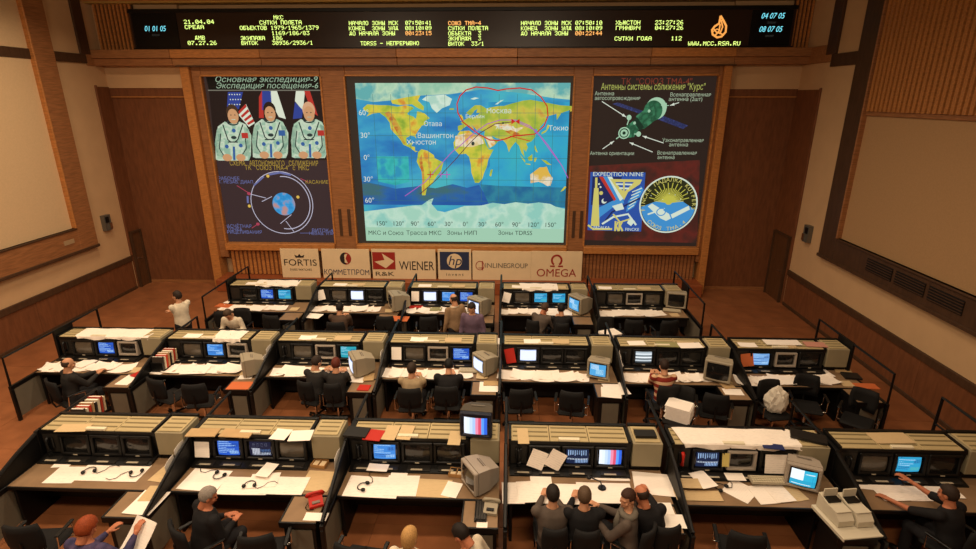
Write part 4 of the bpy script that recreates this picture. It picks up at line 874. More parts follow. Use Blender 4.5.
def make_hand():
    """left-out right hand, fingers to +y, palm facing -z, thumb to -x"""
    g = G(); g.box(-.038, .038, -.005, .085, -.013, .013, 0, .008); g.tube([(0, -.06, 0), (0, .01, 0)], [.026, .028], 8)
    for x, l in ((-.029, .068), (-.0095, .078), (.0105, .072), (.029, .056)):
        g.tube([(x, .078, 0), (x*1.1, .078+l*.45, -.006), (x*1.12, .078+l*.75, -.022), (x*1.1, .078+l*.88, -.042)], [.0095, .009, .0085, .007], 6)
    g.tube([(-.03, .015, -.004), (-.056, .042, -.012), (-.062, .068, -.02), (-.056, .09, -.026)], [.014, .012, .0105, .008], 6)
    return remesh(g, .0058, 1)
HEAD, HAND = make_head(), make_hand()
def hair_mesh(style):
    g = G(); nu, nv = 28, 20; vs = []; R = random.Random(4)
    for i in range(nv+1):
        a = math.pi*i/nv
        for j in range(nu):
            b = 2*math.pi*j/nu; d = Vector((math.sin(a)*math.cos(b), math.sin(a)*math.sin(b), math.cos(a)))
            y, z = d.y, d.z
            if style == 'bald': keep = (z < .45 and y < .15 and z > -.55); k = 1.07
            else: keep = z > .42-.1*y*0 if y > .55 else (z > -.15 if y > 0 else z > -.62); k = 1.10
            if style == 'curly': keep = keep or (z > .2); k = 1.22+.07*R.random()
            if style == 'long': keep = (z > .4 if y > .45 else z > -1.0); k = 1.13
            if style == 'short' : k = 1.08+.05*R.random()
            k = k if keep else .85
            vs.append(Vector((d.x*.079*k, -.012+d.y*.098*k, .022+d.z*.104*k-(.04 if style == 'long' and keep and z < -.2 else 0))))
    fs = [(i*nu+j, (i+1)*nu+j, (i+1)*nu+(j+1) % nu, i*nu+(j+1) % nu) for i in range(nv) for j in range(nu)]
    return vs, fs
HAIRM = {k: hair_mesh(k) for k in ('short', 'bald', 'curly', 'long')}
def ik(a, t, l1, l2, pole):
    d = t-a; L = min(d.length, (l1+l2)*.985); d = d.normalized(); t = a+d*L
    c = (l1*l1+L*L-l2*l2)/(2*l1*L); s = math.sqrt(max(0, 1-c*c))
    p = (pole-d*pole.dot(d)).normalized(); return a+d*(l1*c)+p*(l1*s), t
def person(label, uv, face, shirt, trousers, hair=('short', '2a1d14'), pose='sit', lean=8, head=(0, -10), hands=None, skin=SKIN, bulk=1.0, cat='person', bend=0, collar=None, scarf=None, zbias=0, turn=0, short=False, narrow=False):
    """uv: where the head shows in the photograph; face: heading in degrees, 0 = towards the screens"""
    V = Vector; sit = pose == 'sit'
    pz = .53 if sit else .93
    pel = V((0, 0, pz)); la = math.radians(lean)
    up = V((math.sin(math.radians(bend)), math.sin(la), math.cos(la))).normalized()
    fwd = V((0, math.cos(la), -math.sin(la))); tw = math.radians(turn); rt = V((math.cos(tw), math.sin(tw), 0))
    def T(a, b=0, c=0): return pel+up*a+fwd*b+rt*c
    neck = T(.50, -.0); hd = neck+(up*.6+V((0, 0, .5))).normalized()*.145+V((0, .02, 0))
    sh = {s: T(.43, -.01, s*.185*bulk) for s in (-1, 1)}
    hands = hands or {}
    dflt = {s: (V((s*.08, .50, .80)) if sit else V((s*.27, .10, .80))) for s in (-1, 1)}
    G0, GS, GT = G(), G(), G()
    def torso(g, inf):
        secs = [(-.10, .10, .09), (-.04, .165, .125), (.06, .165, .12), (.18, .152, .112), (.30, .172, .122), (.40, .178, .108), (.455, .12, .08), (.49, .07, .062)]
        n = 16; vs = []
        for (h, rx, ry) in secs:
            c = T(h) if h > 0 else pel+V((0, 0, h))
            for j in range(n): q = 2*math.pi*j/n; vs.append(c+rt*((rx*bulk+inf)*math.cos(q))+(fwd if h > 0 else V((0, 1, 0)))*((ry*bulk+inf)*math.sin(q)))
        fs = [tuple(range(n)), tuple(range((len(secs)-1)*n, len(secs)*n))]+[(i*n+j, i*n+(j+1) % n, (i+1)*n+(j+1) % n, (i+1)*n+j) for i in range(len(secs)-1) for j in range(n)]
        g.add(vs, fs)
    torso(G0, 0); torso(GS, .014)
    limb(G0, [T(.44), neck, hd-V((0, .02, .05))], [.06, .056, .054])
    gear = []
    for s in (-1, 1):
        tgt = hands.get(s, dflt[s]); pole = V((s*.35, -.2, -1)) if sit else V((s*.4, -1, 0))
        el, wr = ik(sh[s], V(tgt), .29, .26, pole)
        limb(G0, [sh[s], el, wr], [.052*bulk, .04*bulk, .027]); limb(GS, [sh[s], sh[s].lerp(el, .5), el], [.072*bulk, .064*bulk, .056*bulk])
        if not short: limb(GS, [el, el.lerp(wr, .5), el.lerp(wr, .93)], [.056*bulk, .05*bulk, .04])
        gear.append((s, wr, (wr-el).normalized()))
        hip = pel+V((s*.09, 0, -.03))
        if sit: kn, an = V((s*.13, .42, .50)), V((s*.13, .40, .09))
        else: kn, an = V((s*.10, .03, .50)), V((s*.11, -.02, .09))
        limb(G0, [hip, kn, an], [.085*bulk, .06, .04]); limb(GT, [hip, hip.lerp(kn, .5), kn, kn.lerp(an, .5), an+V((0, 0, .02))], [.105*bulk, .096*bulk, .08, .072, .064])
        fo = an+V((0, .09, -.05)); G0.tube([an, fo], [.04, .035], 8)
    GT.ell(pel+V((0, 0, -.01)), (.175*bulk, .135*bulk, .12), 14, 10)
    root = thing('person', label, cat, group='people in the hall')
    vs, fs = remesh(G0, .02, 2)
    g = G(); g.add(vs, fs)
    Rh = Euler((math.radians(head[1]), 0, math.radians(head[0])), 'XYZ').to_matrix()
    g.add([hd+Rh @ v for v in HEAD[0]], HEAD[1])
    for s, wr, d in gear:
        z = V((0, 0, 1)); z = (z-d*z.dot(d)); z = z.normalized() if z.length > .1 else V((0, -1, 0)); x = d.cross(z)
        M = Matrix((x, d, z)).transposed(); base = wr+d*.03
        hv = [base+M @ V((v.x*(1 if s > 0 else -1), v.y, v.z)) for v in HAND[0]]
        g.add(hv, HAND[1] if s > 0 else [f[::-1] for f in HAND[1]])
    body = ob('body', g, skin, root, smooth=True)
    for s in (-1, 1): ob('eye', G().ell(hd+Rh @ V((s*.031, .079, .004)), (.011, .007, .007), 8, 6), EYE, body)
    ob('lips', G().ell(hd+Rh @ V((0, .099, -.062)), (.022, .006, .006), 8, 6), LIP, body)
    hv, hf = HAIRM[hair[0]]; ob('hair', G().add([hd+Rh @ v for v in hv], hf), mat('hair_'+hair[1], hair[1], .7, bump=.3, scale=80, var=.2), root, smooth=True)
    vs, fs = remesh(GS, .021, 3); ob('top', G().add(vs, fs), shirt, root, smooth=True)
    vs, fs = remesh(GT, .025, 3); ob('trousers', G().add(vs, fs), trousers, root, smooth=True)
    for s in (-1, 1):
        a = V((s*.13, .40, .0)) if sit else V((s*.11, -.02, 0))
        ob('shoe', G().ell(a+V((0, .06, .045)), (.05, .14, .045), 12, 8), SHOE, root, smooth=True)
    if collar: ob('collar', G().tube([T(.475)+(rt*math.cos(q)*.085+fwd*math.sin(q)*.075) for q in [i*math.pi/5 for i in range(10)]], .022, 6, closed=True), collar, root, smooth=True)
    if scarf: ob('scarf', G().tube([T(.465)+(rt*math.cos(q)*.10+fwd*math.sin(q)*.09) for q in [i*math.pi/5 for i in range(10)]], .045, 8, closed=True).tube([T(.45, .1, -.03), T(.3, .15, -.04), T(.1, .16, -.05)], [.045, .05, .045], 8), scarf, root, smooth=True)
    rz = math.radians(face); root.rotation_euler = (0, 0, rz)
    P = atz(uv[0], uv[1], hd.z); o2 = Matrix.Rotation(rz, 3, 'Z') @ V((hd.x, hd.y, 0)); root.location = (P.x-o2.x, P.y-o2.y, 0)
    if sit: ch_ = chair(root.location.x, root.location.y, face, 'black office chair of the %s' % label, 'occupied office chairs')
    if narrow: ch_.scale = (.74, 1, 1)
    return root
def cloth(n, c, **k): return mat('cloth_'+n, c, .85, var=.12, scale=9, bump=.15, **k)
DKT = cloth('dark_trousers', '1c1a1c'); JEAN = cloth('jeans', '2a3140'); BLK = cloth('black', '151314'); SUIT = cloth('charcoal_suit', '24211f'); BRN = cloth('brown_jacket', '4a382c'); GRY = cloth('grey_jacket', '54483f'); WHT = cloth('white_shirt', 'd2c3aa'); BEI = cloth('beige_shirt', 'a08a6a'); TANS = cloth('tan_sweater', '8d7052'); PUR = cloth('purple_shirt', '6a5566')
def stripes():
    m = mat('cloth_striped', '8e2218', .85); nt = m.node_tree; tc = nt.nodes.new('ShaderNodeTexCoord'); w_ = nt.nodes.new('ShaderNodeTexWave'); w_.bands_direction = 'Z'; w_.inputs['Scale'].default_value = 2.6; w_.inputs['Phase Offset'].default_value = .6
    r = nt.nodes.new('ShaderNodeValToRGB'); r.color_ramp.interpolation = 'CONSTANT'; r.color_ramp.elements[0].color = lin('7c2418'); r.color_ramp.elements[1].position = .6; r.color_ramp.elements[1].color = lin('c9a27c')
    nt.links.new(tc.outputs['Object'], w_.inputs[0]); nt.links.new(w_.outputs[0], r.inputs[0]); nt.links.new(r.outputs[0], nt.nodes['Principled BSDF'].inputs['Base Color']); return m
STR = stripes(); PAT = mat('cloth_blue_pattern', '2a2c4c', .85, c2='5a4a66', scale=7)
person('man in white shirt standing with folded arms', (177, 296), 62, WHT, DKT, pose='stand', lean=2, hands={-1: (.05, .26, 1.12), 1: (-.05, .28, 1.16)}, head=(15, 0))
person('man in white shirt bending forward', (228, 314), 178, WHT, DKT, ('short', '4c3a2a'), lean=34, head=(0, -45), hands={-1: (-.2, .45, .72), 1: (.2, .45, .72)})
person('dark-haired man in brown jacket seen from behind', (340, 308), 0, BRN, DKT, ('short', '17110d'), lean=16, head=(-8, -12), bulk=1.1)
person('balding man in tan sweater standing sideways in the far row', (453.5, 299), 38, TANS, DKT, ('bald', '2c2018'), pose='stand', lean=6, head=(10, -12), hands={-1: (-.25, .1, .82), 1: (.22, .2, .95)}, collar=WHT)
person('man in purple shirt standing with lowered head in the far row', (471.8, 308), 172, PUR, JEAN, ('short', '221812'), pose='stand', lean=7, head=(0, -28))
person('man in grey jacket leaning towards his neighbour', (545, 308), -25, GRY, DKT, ('short', '4a3626'), lean=24, narrow=True, head=(-20, -25), hands={1: (.26, .5, .70)}, skin=SKIN2, bulk=1.1, bend=10)
person('person in black beside the leaning grey-jacketed man', (561, 309), 0, BLK, DKT, ('short', '120e0c'), lean=18, narrow=True, head=(10, -15))
person('man in dark jacket at middle row left end', (68.5, 364), -30, SUIT, DKT, ('bald', '3a2c20'), lean=6, head=(-10, -8), hands={1: (.1, .45, .82)})
person('dark-haired man in black suit left of the red-haired person', (316.7, 362), -14, SUIT, DKT, ('short', '2c2018'), lean=16, narrow=True, head=(-18, -20), collar=WHT)
person('red-haired person in charcoal suit', (336, 364), 4, SUIT, DKT, ('short', '5c2416'), lean=12, narrow=True, head=(5, -12))
person('man in light beige shirt seen from behind', (412, 369), 0, BEI, DKT, ('short', '33251a'), lean=8, head=(-10, -8), bulk=1.05)
person('dark-haired man in black bent over his desk', (448.8, 365.5), 0, BLK, DKT, ('short', '0f0c0a'), lean=24, head=(4, -26), bulk=1.12)
person('person in red and cream striped shirt', (664, 366), 4, STR, JEAN, ('short', '2a1a10'), lean=12, head=(0, -18))
person('curly red-haired woman in blue patterned top', (87, 528), -8, PAT, DKT, ('curly', '8a3c18'), lean=14, head=(-10, -25), hands={-1: (-.1, .45, .8), 1: (.36, .40, .90)}, bulk=1.1, skin=SKIN2)
person('grey-haired man in black beside the red telephone table', (208.5, 496), -38, BLK, DKT, ('short', '8a8076'), lean=14, head=(-22, -20), skin=SKIN2, hands={1: (.1, .36, .68), -1: (-.1, .34, .68)}, bulk=1.12)
person('blonde person in white top at the bottom edge', (409.7, 537), -10, WHT, DKT, ('long', 'b58a52'), lean=6, head=(-12, -10), hands={-1: (-.1, .3, .66), 1: (.1, .3, .66)})
person('dark-haired person in pale top beside the blonde', (461, 534), 62, WHT, DKT, ('short', '1b120c'), lean=30, head=(0, -40), skin=SKIN2, hands={-1: (-.1, .3, .66), 1: (.1, .3, .66)})
person('short-haired man in grey-green jacket seen from behind', (552.7, 494), 2, GRY, DKT, ('short', '1f1711'), lean=9, narrow=True, head=(2, -6), bulk=1.08)
person('close-cropped man in black left of the smiling woman', (584.5, 496), 0, BLK, DKT, ('short', '54402e'), lean=9, narrow=True, head=(-8, -10), bulk=1.08)
person('smiling woman with grey scarf turned to look back left', (627.5, 498.5), 48, GRY, DKT, ('short', '3a2216'), lean=8, head=(78, -6), narrow=True, bend=6, scarf=cloth('grey_scarf', '6a6256'), hands={-1: (-.2, .36, .86)}, turn=20)
person('balding man in black leaning to the smiling woman', (641, 494.5), 10, BLK, DKT, ('bald', '2c1c12'), lean=14, narrow=True, head=(30, -22), skin=SKIN2, bulk=1.1, bend=-22)
person('person in black t-shirt pointing at the cyan monitor', (948, 494), 22, BLK, DKT, ('short', '2c1f16'), lean=16, head=(10, -10), hands={-1: (-.3, .62, .80), 1: (.02, .72, 1.0)}, short=True, skin=SKIN2, bulk=1.05)
# empty chairs
for r, xs_ in (('near', ((-3.0, 5.25, 10, 'behind the grey-haired man and red telephone table'), (-1.75, 5.15, -8, 'below the third desk of the near row'), (2.95, 5.5, -12, 'pushed under the fifth near desk'), (3.45, 4.75, 35, 'turned aside at the bottom right of the hall'), (-5.9, 5.3, 5, 'behind the curly-haired woman'))),
               ('middle', ((-6.4, 8.85, -20, 'below the second desk of the middle row'), (-5.7, 8.7, 8, 'behind the orange folder table'), (.25, 8.75, 4, 'below the red binders of the middle row'), (1.2, 8.7, -10, 'below the crumpled sheets of the middle row'), (5.55, 8.95, 165, 'with seat turned to the camera at middle row right'), (6.2, 8.5, 140, 'standing askew at the right end of the middle row'), (3.75, 8.7, -15, 'below the switched-off beige framed monitor'))),
               ('far', ((-6.95, 12.15, 12, 'below the first far desk'), (-5.6, 11.95, -10, 'right of the bending man'), (-2.9, 12.0, 0, 'right of the brown-jacketed man'), (-1.9, 12.0, 8, 'left of the tan-sweatered man'), (3.0, 12.0, -8, 'below the fifth far desk, left one'), (3.75, 12.0, 10, 'below the fifth far desk, right one')))):
    for x, y, f, lab in xs_: chair(x, y, f, 'empty black office chair '+lab, 'empty office chairs')
# ------------------------------------------------------------------ papers and small things
def paper_mat(name, c, ink=.75, sc=60):
    m = mat(name, c, .8); nt = m.node_tree; b = nt.nodes['Principled BSDF']
    tc = nt.nodes.new('ShaderNodeTexCoord'); w_ = nt.nodes.new('ShaderNodeTexWave'); w_.bands_direction = 'Y'; w_.inputs['Scale'].default_value = sc/6; w_.inputs['Distortion'].default_value = 0
    nz = nt.nodes.new('ShaderNodeTexNoise'); nz.inputs['Scale'].default_value = 18; mp = nt.nodes.new('ShaderNodeMapping'); mp.inputs['Scale'].default_value = (1, 3, 1)
    r = nt.nodes.new('ShaderNodeValToRGB'); col = lin(c); r.color_ramp.elements[0].position = .35; r.color_ramp.elements[1].position = .75
    r.color_ramp.elements[0].color = col; r.color_ramp.elements[1].color = tuple(x*ink for x in col[:3])+(1,)
    mu = nt.nodes.new('ShaderNodeMath'); mu.operation = 'MULTIPLY'
    nt.links.new(tc.outputs['Object'], w_.inputs[0]); nt.links.new(tc.outputs['Object'], mp.inputs[0]); nt.links.new(mp.outputs[0], nz.inputs['Vector'])
    nt.links.new(w_.outputs['Fac'], mu.inputs[0]); nt.links.new(nz.outputs['Fac'], mu.inputs[1]); nt.links.new(mu.outputs[0], r.inputs[0]); nt.links.new(r.outputs[0], b.inputs['Base Color']); return m
PW1, PW2, PT = paper_mat('printed_paper', 'f4e8da', .74), paper_mat('plain_paper', 'f5eadd', .9), paper_mat('tan_paper', 'c8ad82', .82)
MANI = mat('manila_folder', 'b5966a', .7, var=.06, scale=5); REDF = mat('red_folder', 'b4281c', .55); ORGF = mat('orange_folder', 'c4673a', .6); PINKF = mat('pink_folder', 'c48a78', .65); BLKB = mat('black_binder', '1c1a18', .45); BLUB = mat('blue_pad', '28305c', .5); GRNF = mat('olive_folder', '8f8a5c', .6); CARD = mat('cardboard', 'a87c4a', .75, var=.08)
lay = {}
def sheet_geo(w_, h_, t_, R, curl=.006, n=5):
    g = G(); vs = []; a = [R.uniform(-1, 1) for _ in range(4)]
    for j in range(n+1):
        for i in range(n+1):
            x, y = i/n*2-1, j/n*2-1
            z = t_+curl*(abs(x*y)**2*(a[0]+1)+(.5+.5*a[1])*max(0, x*a[2]-.3)**2*2)
            vs.append((x*w_/2, y*h_/2, z))
    m_ = len(vs); vs += [(x, y, max(0, z-t_) if t_ < .006 else 0) for x, y, z in vs]; fs = []
    for j in range(n):
        for i in range(n): q = j*(n+1)+i; fs += [(q, q+1, q+n+2, q+n+1), (m_+q, m_+q+n+1, m_+q+n+2, m_+q+1)]
    rim = list(range(n+1))+[j*(n+1)+n for j in range(1, n+1)]+[n*(n+1)+i for i in range(n-1, -1, -1)]+[j*(n+1) for j in range(n-1, 0, -1)]
    for i in range(len(rim)): p, q = rim[i], rim[(i+1) % len(rim)]; fs.append((p, m_+p, m_+q, q))
    return g.add(vs, fs)
RP = random.Random(11)
def put(name, p, w_, h_, rot, m, label, cat='paper', group=None, t_=.003, curl=.006, tilt=0):
    key = (round(p.x*1.2), round(p.y*1.5), round(p.z*4)); k = lay.get(key, 0); lay[key] = k+1
    o = ob(name, sheet_geo(w_, h_, t_, RP, curl), m); o.location = (p.x, p.y, p.z+.0015+k*.005); o.rotation_euler = (math.radians(tilt), 0, math.radians(rot)); tag(o, label, cat, group); return o
DZ, TZ, SZ_ = .7475, 1.217, .796
def sheets(r, k, items):
    """items: (u, v, w, h, rot, material, surface)"""
    for (u, v, w_, h_, rot, m, s) in items:
        z = {'d': DZ, 't': TZ, 's': SZ_, 'x': .738, 'c': 1.24}[s]
        kind = {PW1: 'printed white sheet', PW2: 'white sheet', PT: 'tan printed sheet', MANI: 'manila folder', REDF: 'red folder', ORGF: 'orange folder', PINKF: 'pink folder', BLKB: 'black binder', BLUB: 'dark blue pad', GRNF: 'olive folder'}[m]
        on = {'d': 'on the %s desk', 't': 'on top of the %s console', 's': 'on the %s key shelf', 'x': 'on the %s side table', 'c': 'on the %s side cabinet'}[s] % ORD[k]
        lab = '%s %s of the %s row' % (kind, on, r)
        fold = 'sheet' not in kind
        put({'manila folder': 'manila_folder', 'black binder': 'binder', 'dark blue pad': 'notepad'}.get(kind, 'folder' if fold else 'paper_sheet'), atz(u, v, z), w_, h_, rot, m, lab, 'folder' if 'folder' in kind else ('binder' if 'binder' in kind else 'paper'), lab.replace('sheet', 'sheets'), .012 if fold and m is not BLKB else (.035 if m is BLKB else .003), 0 if fold else .002)
sheets('near', 0, [(112, 473, .95, .36, 0, PW1, 'd'), (66, 475, .42, .36, 2, PW1, 'd'), (74, 428, .45, .2, 4, PT, 't'), (168, 474, .36, .36, -8, PT, 'd'), (147, 503, .38, .44, -4, PW2, 'x'), (155, 494, .3, .3, 3, PT, 'x'), (64, 463, .25, .2, 8, PW2, 'd')])
sheets('near', 1, [(203, 433, .44, .2, 2, MANI, 't'), (237, 434, .46, .2, -2, MANI, 't'), (281, 434.5, .24, .26, -6, PW2, 't'), (301, 436, .32, .26, 6, PW2, 't'), (205, 480, .58, .44, -4, PW2, 'd'), (246, 486, .7, .36, 1, PW1, 'd'), (285, 486, .6, .36, 0, PW1, 'd'), (264, 481, .4, .3, 8, PW1, 'd'), (318, 481, .42, .42, -3, PT, 'd'), (267, 470, .2, .3, -10, PW2, 's'), (316, 517, .3, .14, 0, PW2, 'x')])
sheets('near', 2, [(357, 433.5, .34, .24, -6, BLKB, 't'), (374, 435.5, .26, .26, -8, REDF, 't'), (391, 433, .2, .36, -4, PT, 't'), (406, 433, .2, .36, -4, PT, 't'), (455, 438, .18, .34, -2, PT, 't'), (373, 487, .75, .42, -2, PW1, 'd'), (402, 486, .45, .42, 1, PW1, 'd'), (399, 475, .24, .26, 0, PW2, 'd'), (428, 488, .64, .36, -2, PT, 'd'), (452, 490, .22, .3, -14, PW2, 'd'), (378, 468, .3, .16, -3, PW2, 's'), (482, 525, .14, .1, 0, PW2, 'x')])
sheets('near', 3, [(523, 436, .16, .38, 2, PT, 't'), (645, 435, .3, .16, 0, BLKB, 'c'), (513, 493, .3, .42, 2, PW1, 'd'), (529, 492, .32, .42, 6, PW1, 'd'), (541, 481, .3, .24, 2, PW2, 'd'), (565, 494, .7, .4, 0, PW2, 'd'), (605, 493, .75, .4, 0, PW2, 'd'), (609, 476, .56, .2, -1, PW1, 'd'), (654, 484, .56, .46, -6, PW2, 'd'), (659, 509, .36, .22, 0, PW2, 'x'), (668, 521, .42, .24, -2, PW2, 'x')])
sheets('near', 4, [(773, 447, .28, .12, -8, BLUB, 't'), (703, 480, .24, .34, 18, PW2, 's'), (735, 477, .26, .16, 0, PW2, 's'), (698, 496, .62, .2, 0, PT, 'd'), (740, 491, .36, .36, 45, PW2, 'd'), (763, 495, .28, .36, 8, PW2, 'd'), (779, 494, .28, .34, 10, PW1, 'd'), (793, 493, .24, .32, 14, PT, 'd'), (808, 438, .46, .22, -24, BLKB, 'c'), (689, 484, .3, .2, 0, PT, 's')])
sheets('near', 5, [(890, 438, .56, .26, 3, PT, 't'), (862, 484, .38, .22, -6, PW2, 'd'), (890, 491, .44, .4, 4, PW1, 'd'), (916, 491, .42, .4, 2, PW1, 'd'), (940, 488, .4, .4, -4, PW1, 'd')])
# long computer printouts draped over console tops
def printout(label, a, b, w_, front, m=PW1):
    """a: left console-top point, w: width; hangs over the front edge"""
    g = G(); n = 14; prof = [(-.02, 1.222), (-.2, 1.224), (-.42, 1.226), (-.437, 1.215), (-.442, 1.21-front)]; vs = []
    R = random.Random(int(w_*100))
    for i in range(n+1):
        x = w_*i/n
        for j, (y, z) in enumerate(prof): vs.append((x+(.10*j/4 if i == 0 else 0), y-(.012*math.sin(i*1.9) if j == 4 else 0), z+(.006*math.sin(i*1.3+j) if j < 3 else 0)+(.02*math.sin(i*1.1) if j == 4 else 0)+.006))
    k = len(prof); fs = [(i*k+j, (i+1)*k+j, (i+1)*k+j+1, i*k+j+1) for i in range(n) for j in range(k-1)]; q = len(vs)
    vs += [(x, y+(.003 if z < 1.2 else 0), z-(.003 if z >= 1.2 else 0)) for x, y, z in vs]; fs += [tuple(reversed([q+p for p in f])) for f in fs]
    o = ob('computer_printout', g.add(vs, fs), m); o.location = (a, b, 0); return tag(o, label, 'paper')
printout('wide white printout draped over the fifth near console', 2.46, 7.08, 1.72, .06)
printout('long white printout draped over the first middle console', -8.95, 10.28, 1.6, .05)
printout('white printout draped over the second middle console front', -6.05, 10.28, .62, .07)
printout('crumpled white printout on the fourth far console', .3, 13.58, 1.0, .05)
printout('white printout hanging over the first far console front', -6.7, 13.58, 1.2, .03)
# sheets on middle and far desks
MID = {0: [(105, 379, .22, .3), (150, 372, .3, .28)], 4: []}
for r in ('middle', 'far'):
    yb, x0, pit, n = ROWS[r]
    for k in range(n):
        x = x0+k*pit
        def L(kind, on): return '%s %s of the %s row' % (kind, on % ORD[k], r)
        for q in range(8):
            px_ = x+.2+q*.205+RP.uniform(-.06, .06); py = yb-.88+RP.uniform(-.06, .06); big = RP.random() < .6
            l_ = L('white sheet', 'on the %s desk')
            put('paper_sheet', Vector((px_, py, DZ)), .44 if big else .26, .36 if big else .32, RP.uniform(-14, 14), PW1 if RP.random() < .45 else PW2, l_, 'paper', l_.replace('sheet', 'sheets'), .003, .02)
        l_ = L('tan sheet', 'on the %s desk'); put('paper_sheet', Vector((x+1.95+RP.uniform(-.03, .1), yb-.95, DZ)), .22, .22, RP.uniform(-10, 10), PT, l_, 'paper', l_)
        for q in range(2):
            l_ = L('manila sheet', 'on top of the %s console'); put('paper_sheet', Vector((x+.3+q*.75+RP.uniform(0, .5), yb-.31, TZ)), .34, .2, RP.uniform(-5, 5), PT if q else PW2, l_, 'paper', l_)
sheets('middle', 0, [(128, 380, .26, .38, -4, PW2, 'x'), (138, 375, .18, .2, -20, REDF, 'x'), (85, 364, .3, .34, -20, PW2, 'd')])
sheets('middle', 1, [(240, 386, .42, .28, 2, ORGF, 'x'), (246, 377, .26, .2, 8, PW2, 'x'), (196, 371, .5, .34, 6, PW2, 'd')])
sheets('middle', 2, [(364, 388, .22, .2, -3, REDF, 'x'), (357, 379, .34, .3, -6, PW2, 'x'), (369, 378, .2, .28, 8, MANI, 'x')])
sheets('middle', 3, [(490, 387, .4, .36, 0, PW2, 'x'), (491, 384, .28, .16, 0, MANI, 'x')])
sheets('middle', 4, [(616, 389, .42, .44, 10, PW2, 'x'), (611, 393, .36, .36, -8, PW1, 'x')])
sheets('middle', 5, [(667, 345, .42, .22, -3, GRNF, 't'), (690, 346, .46, .24, 5, PW2, 't'), (733, 392, .34, .22, -3, PW2, 'x'), (727, 386, .22, .24, 10, MANI, 'x')])
sheets('middle', 6, [(815, 345, .4, .22, -4, PINKF, 't'), (782, 343, .7, .24, 0, PW2, 't'), (815, 373, .6, .36, 8, PW2, 'd'), (843, 371, .3, .24, -18, MANI, 'd'), (851, 377, .3, .24, -8, BLKB, 'd'), (866, 387, .4, .2, -2, ORGF, 'x')])
sheets('far', 0, [(224, 306, .4, .22, -10, ORGF, 'd'), (232, 302, .36, .24, -10, PW2, 'd'), (314, 316, .38, .3, -10, PW2, 'x')])
sheets('far', 1, [(400, 319, .42, .3, -3, ORGF, 'x')])
sheets('far', 2, [(416, 307, .36, .22, 12, REDF, 'd'), (436, 310, .3, .22, 0, GRNF, 'd')])
# notices pinned upright on console faces
def upright(label, r, k, x, z, w_, h_, rot=0, m=PW1, lean=-12, y=-.475):
    p = BAYS[r, k].location; o = ob('paper_notice', sheet_geo(w_, h_, .003, RP, .004), m); o.location = (p.x+x, p.y+y, z)
    o.rotation_euler = (math.radians(90+lean), math.radians(rot), 0); return tag(o, label, 'paper')
upright('white sheet stuck upright on the second near console telephone panel', 'near', 1, .2, .96, .22, .24, 0, PW2)
upright('left page of open booklet leaning on the fourth near console', 'near', 3, .48, .95, .24, .27, 22, PW1, y=-.5)
upright('right page of open booklet leaning on the fourth near console', 'near', 3, .74, .95, .24, .27, 30, PW1, y=-.5)
upright('printed notice covering the right tube of the fifth near console', 'near', 4, 1.53, .96, .32, .28, 0, PW1, y=-.49)
upright('white sheet stuck on the fourth middle console telephone panel', 'middle', 3, .22, .98, .2, .26, 0, PW2)
upright('white sheet stuck on the third far console telephone panel', 'far', 2, .2, .98, .2, .26, 0, PW2)
upright('tilted white sheet on the fourth far console telephone panel', 'far', 3, .18, .98, .2, .26, 14, PW2)
upright('tilted white sheet on the second far console telephone panel', 'far', 1, .12, .98, .2, .26, -14, PW2)
upright('red binder sheet leaning on the fifth middle console', 'middle', 4, .22, .97, .2, .3, -12, REDF)
upright('orange folder leaning on the seventh middle console', 'middle', 6, .3, .97, .24, .26, -8, ORGF)
upright('yellow note stuck between tubes of the fifth near console', 'near', 4, .82, 1.0, .1, .2, 0, mat('yellow_note', 'd0bd70', .7))
# sheets held in the partition rails
def railsheet(label, r, k, y, z, w_, h_, tilt, side_=.07, m=PW2):
    p = BAYS[r, k].location; o = ob('hanging_sheet', sheet_geo(w_, h_, .003, RP, .01), m); o.location = (p.x+side_, p.y+y, z); o.rotation_euler = (math.radians(90), 0, math.radians(90)); o.rotation_euler.rotate_axis('Z', math.radians(tilt)); return tag(o, label, 'paper', 'sheets hung on the partition rails')
railsheet('white sheet hung on partition right of the first near desk, front one', 'near', 1, -.86, .93, .22, .3, 12, -.04)
railsheet('white sheet hung on partition right of the first near desk, rear one', 'near', 1, -.62, 1.0, .22, .3, 8, -.04)
railsheet('white sheet hung on partition right of the second near desk', 'near', 2, -.7, .95, .26, .34, 6, -.04)
railsheet('white sheet hung on partition right of the third middle desk', 'middle', 3, -.7, .98, .24, .3, 5, -.04)
railsheet('white sheet hung on partition right of the second middle desk, rear one', 'middle', 2, -.6, 1.0, .22, .3, 5, -.04)
railsheet('white sheet hung on partition right of the second middle desk, front one', 'middle', 2, -.85, .92, .2, .28, 5, -.04)
railsheet('white sheet hung on partition left of the sixth middle desk, upper one', 'middle', 5, -.55, 1.02, .2, .2, 12)
railsheet('white sheet hung on partition left of the sixth middle desk, lower one', 'middle', 5, -.75, .92, .24, .26, 12)
railsheet('white sheet hung on partition right of the second far desk', 'far', 2, -.65, .98, .22, .3, 5, -.04)
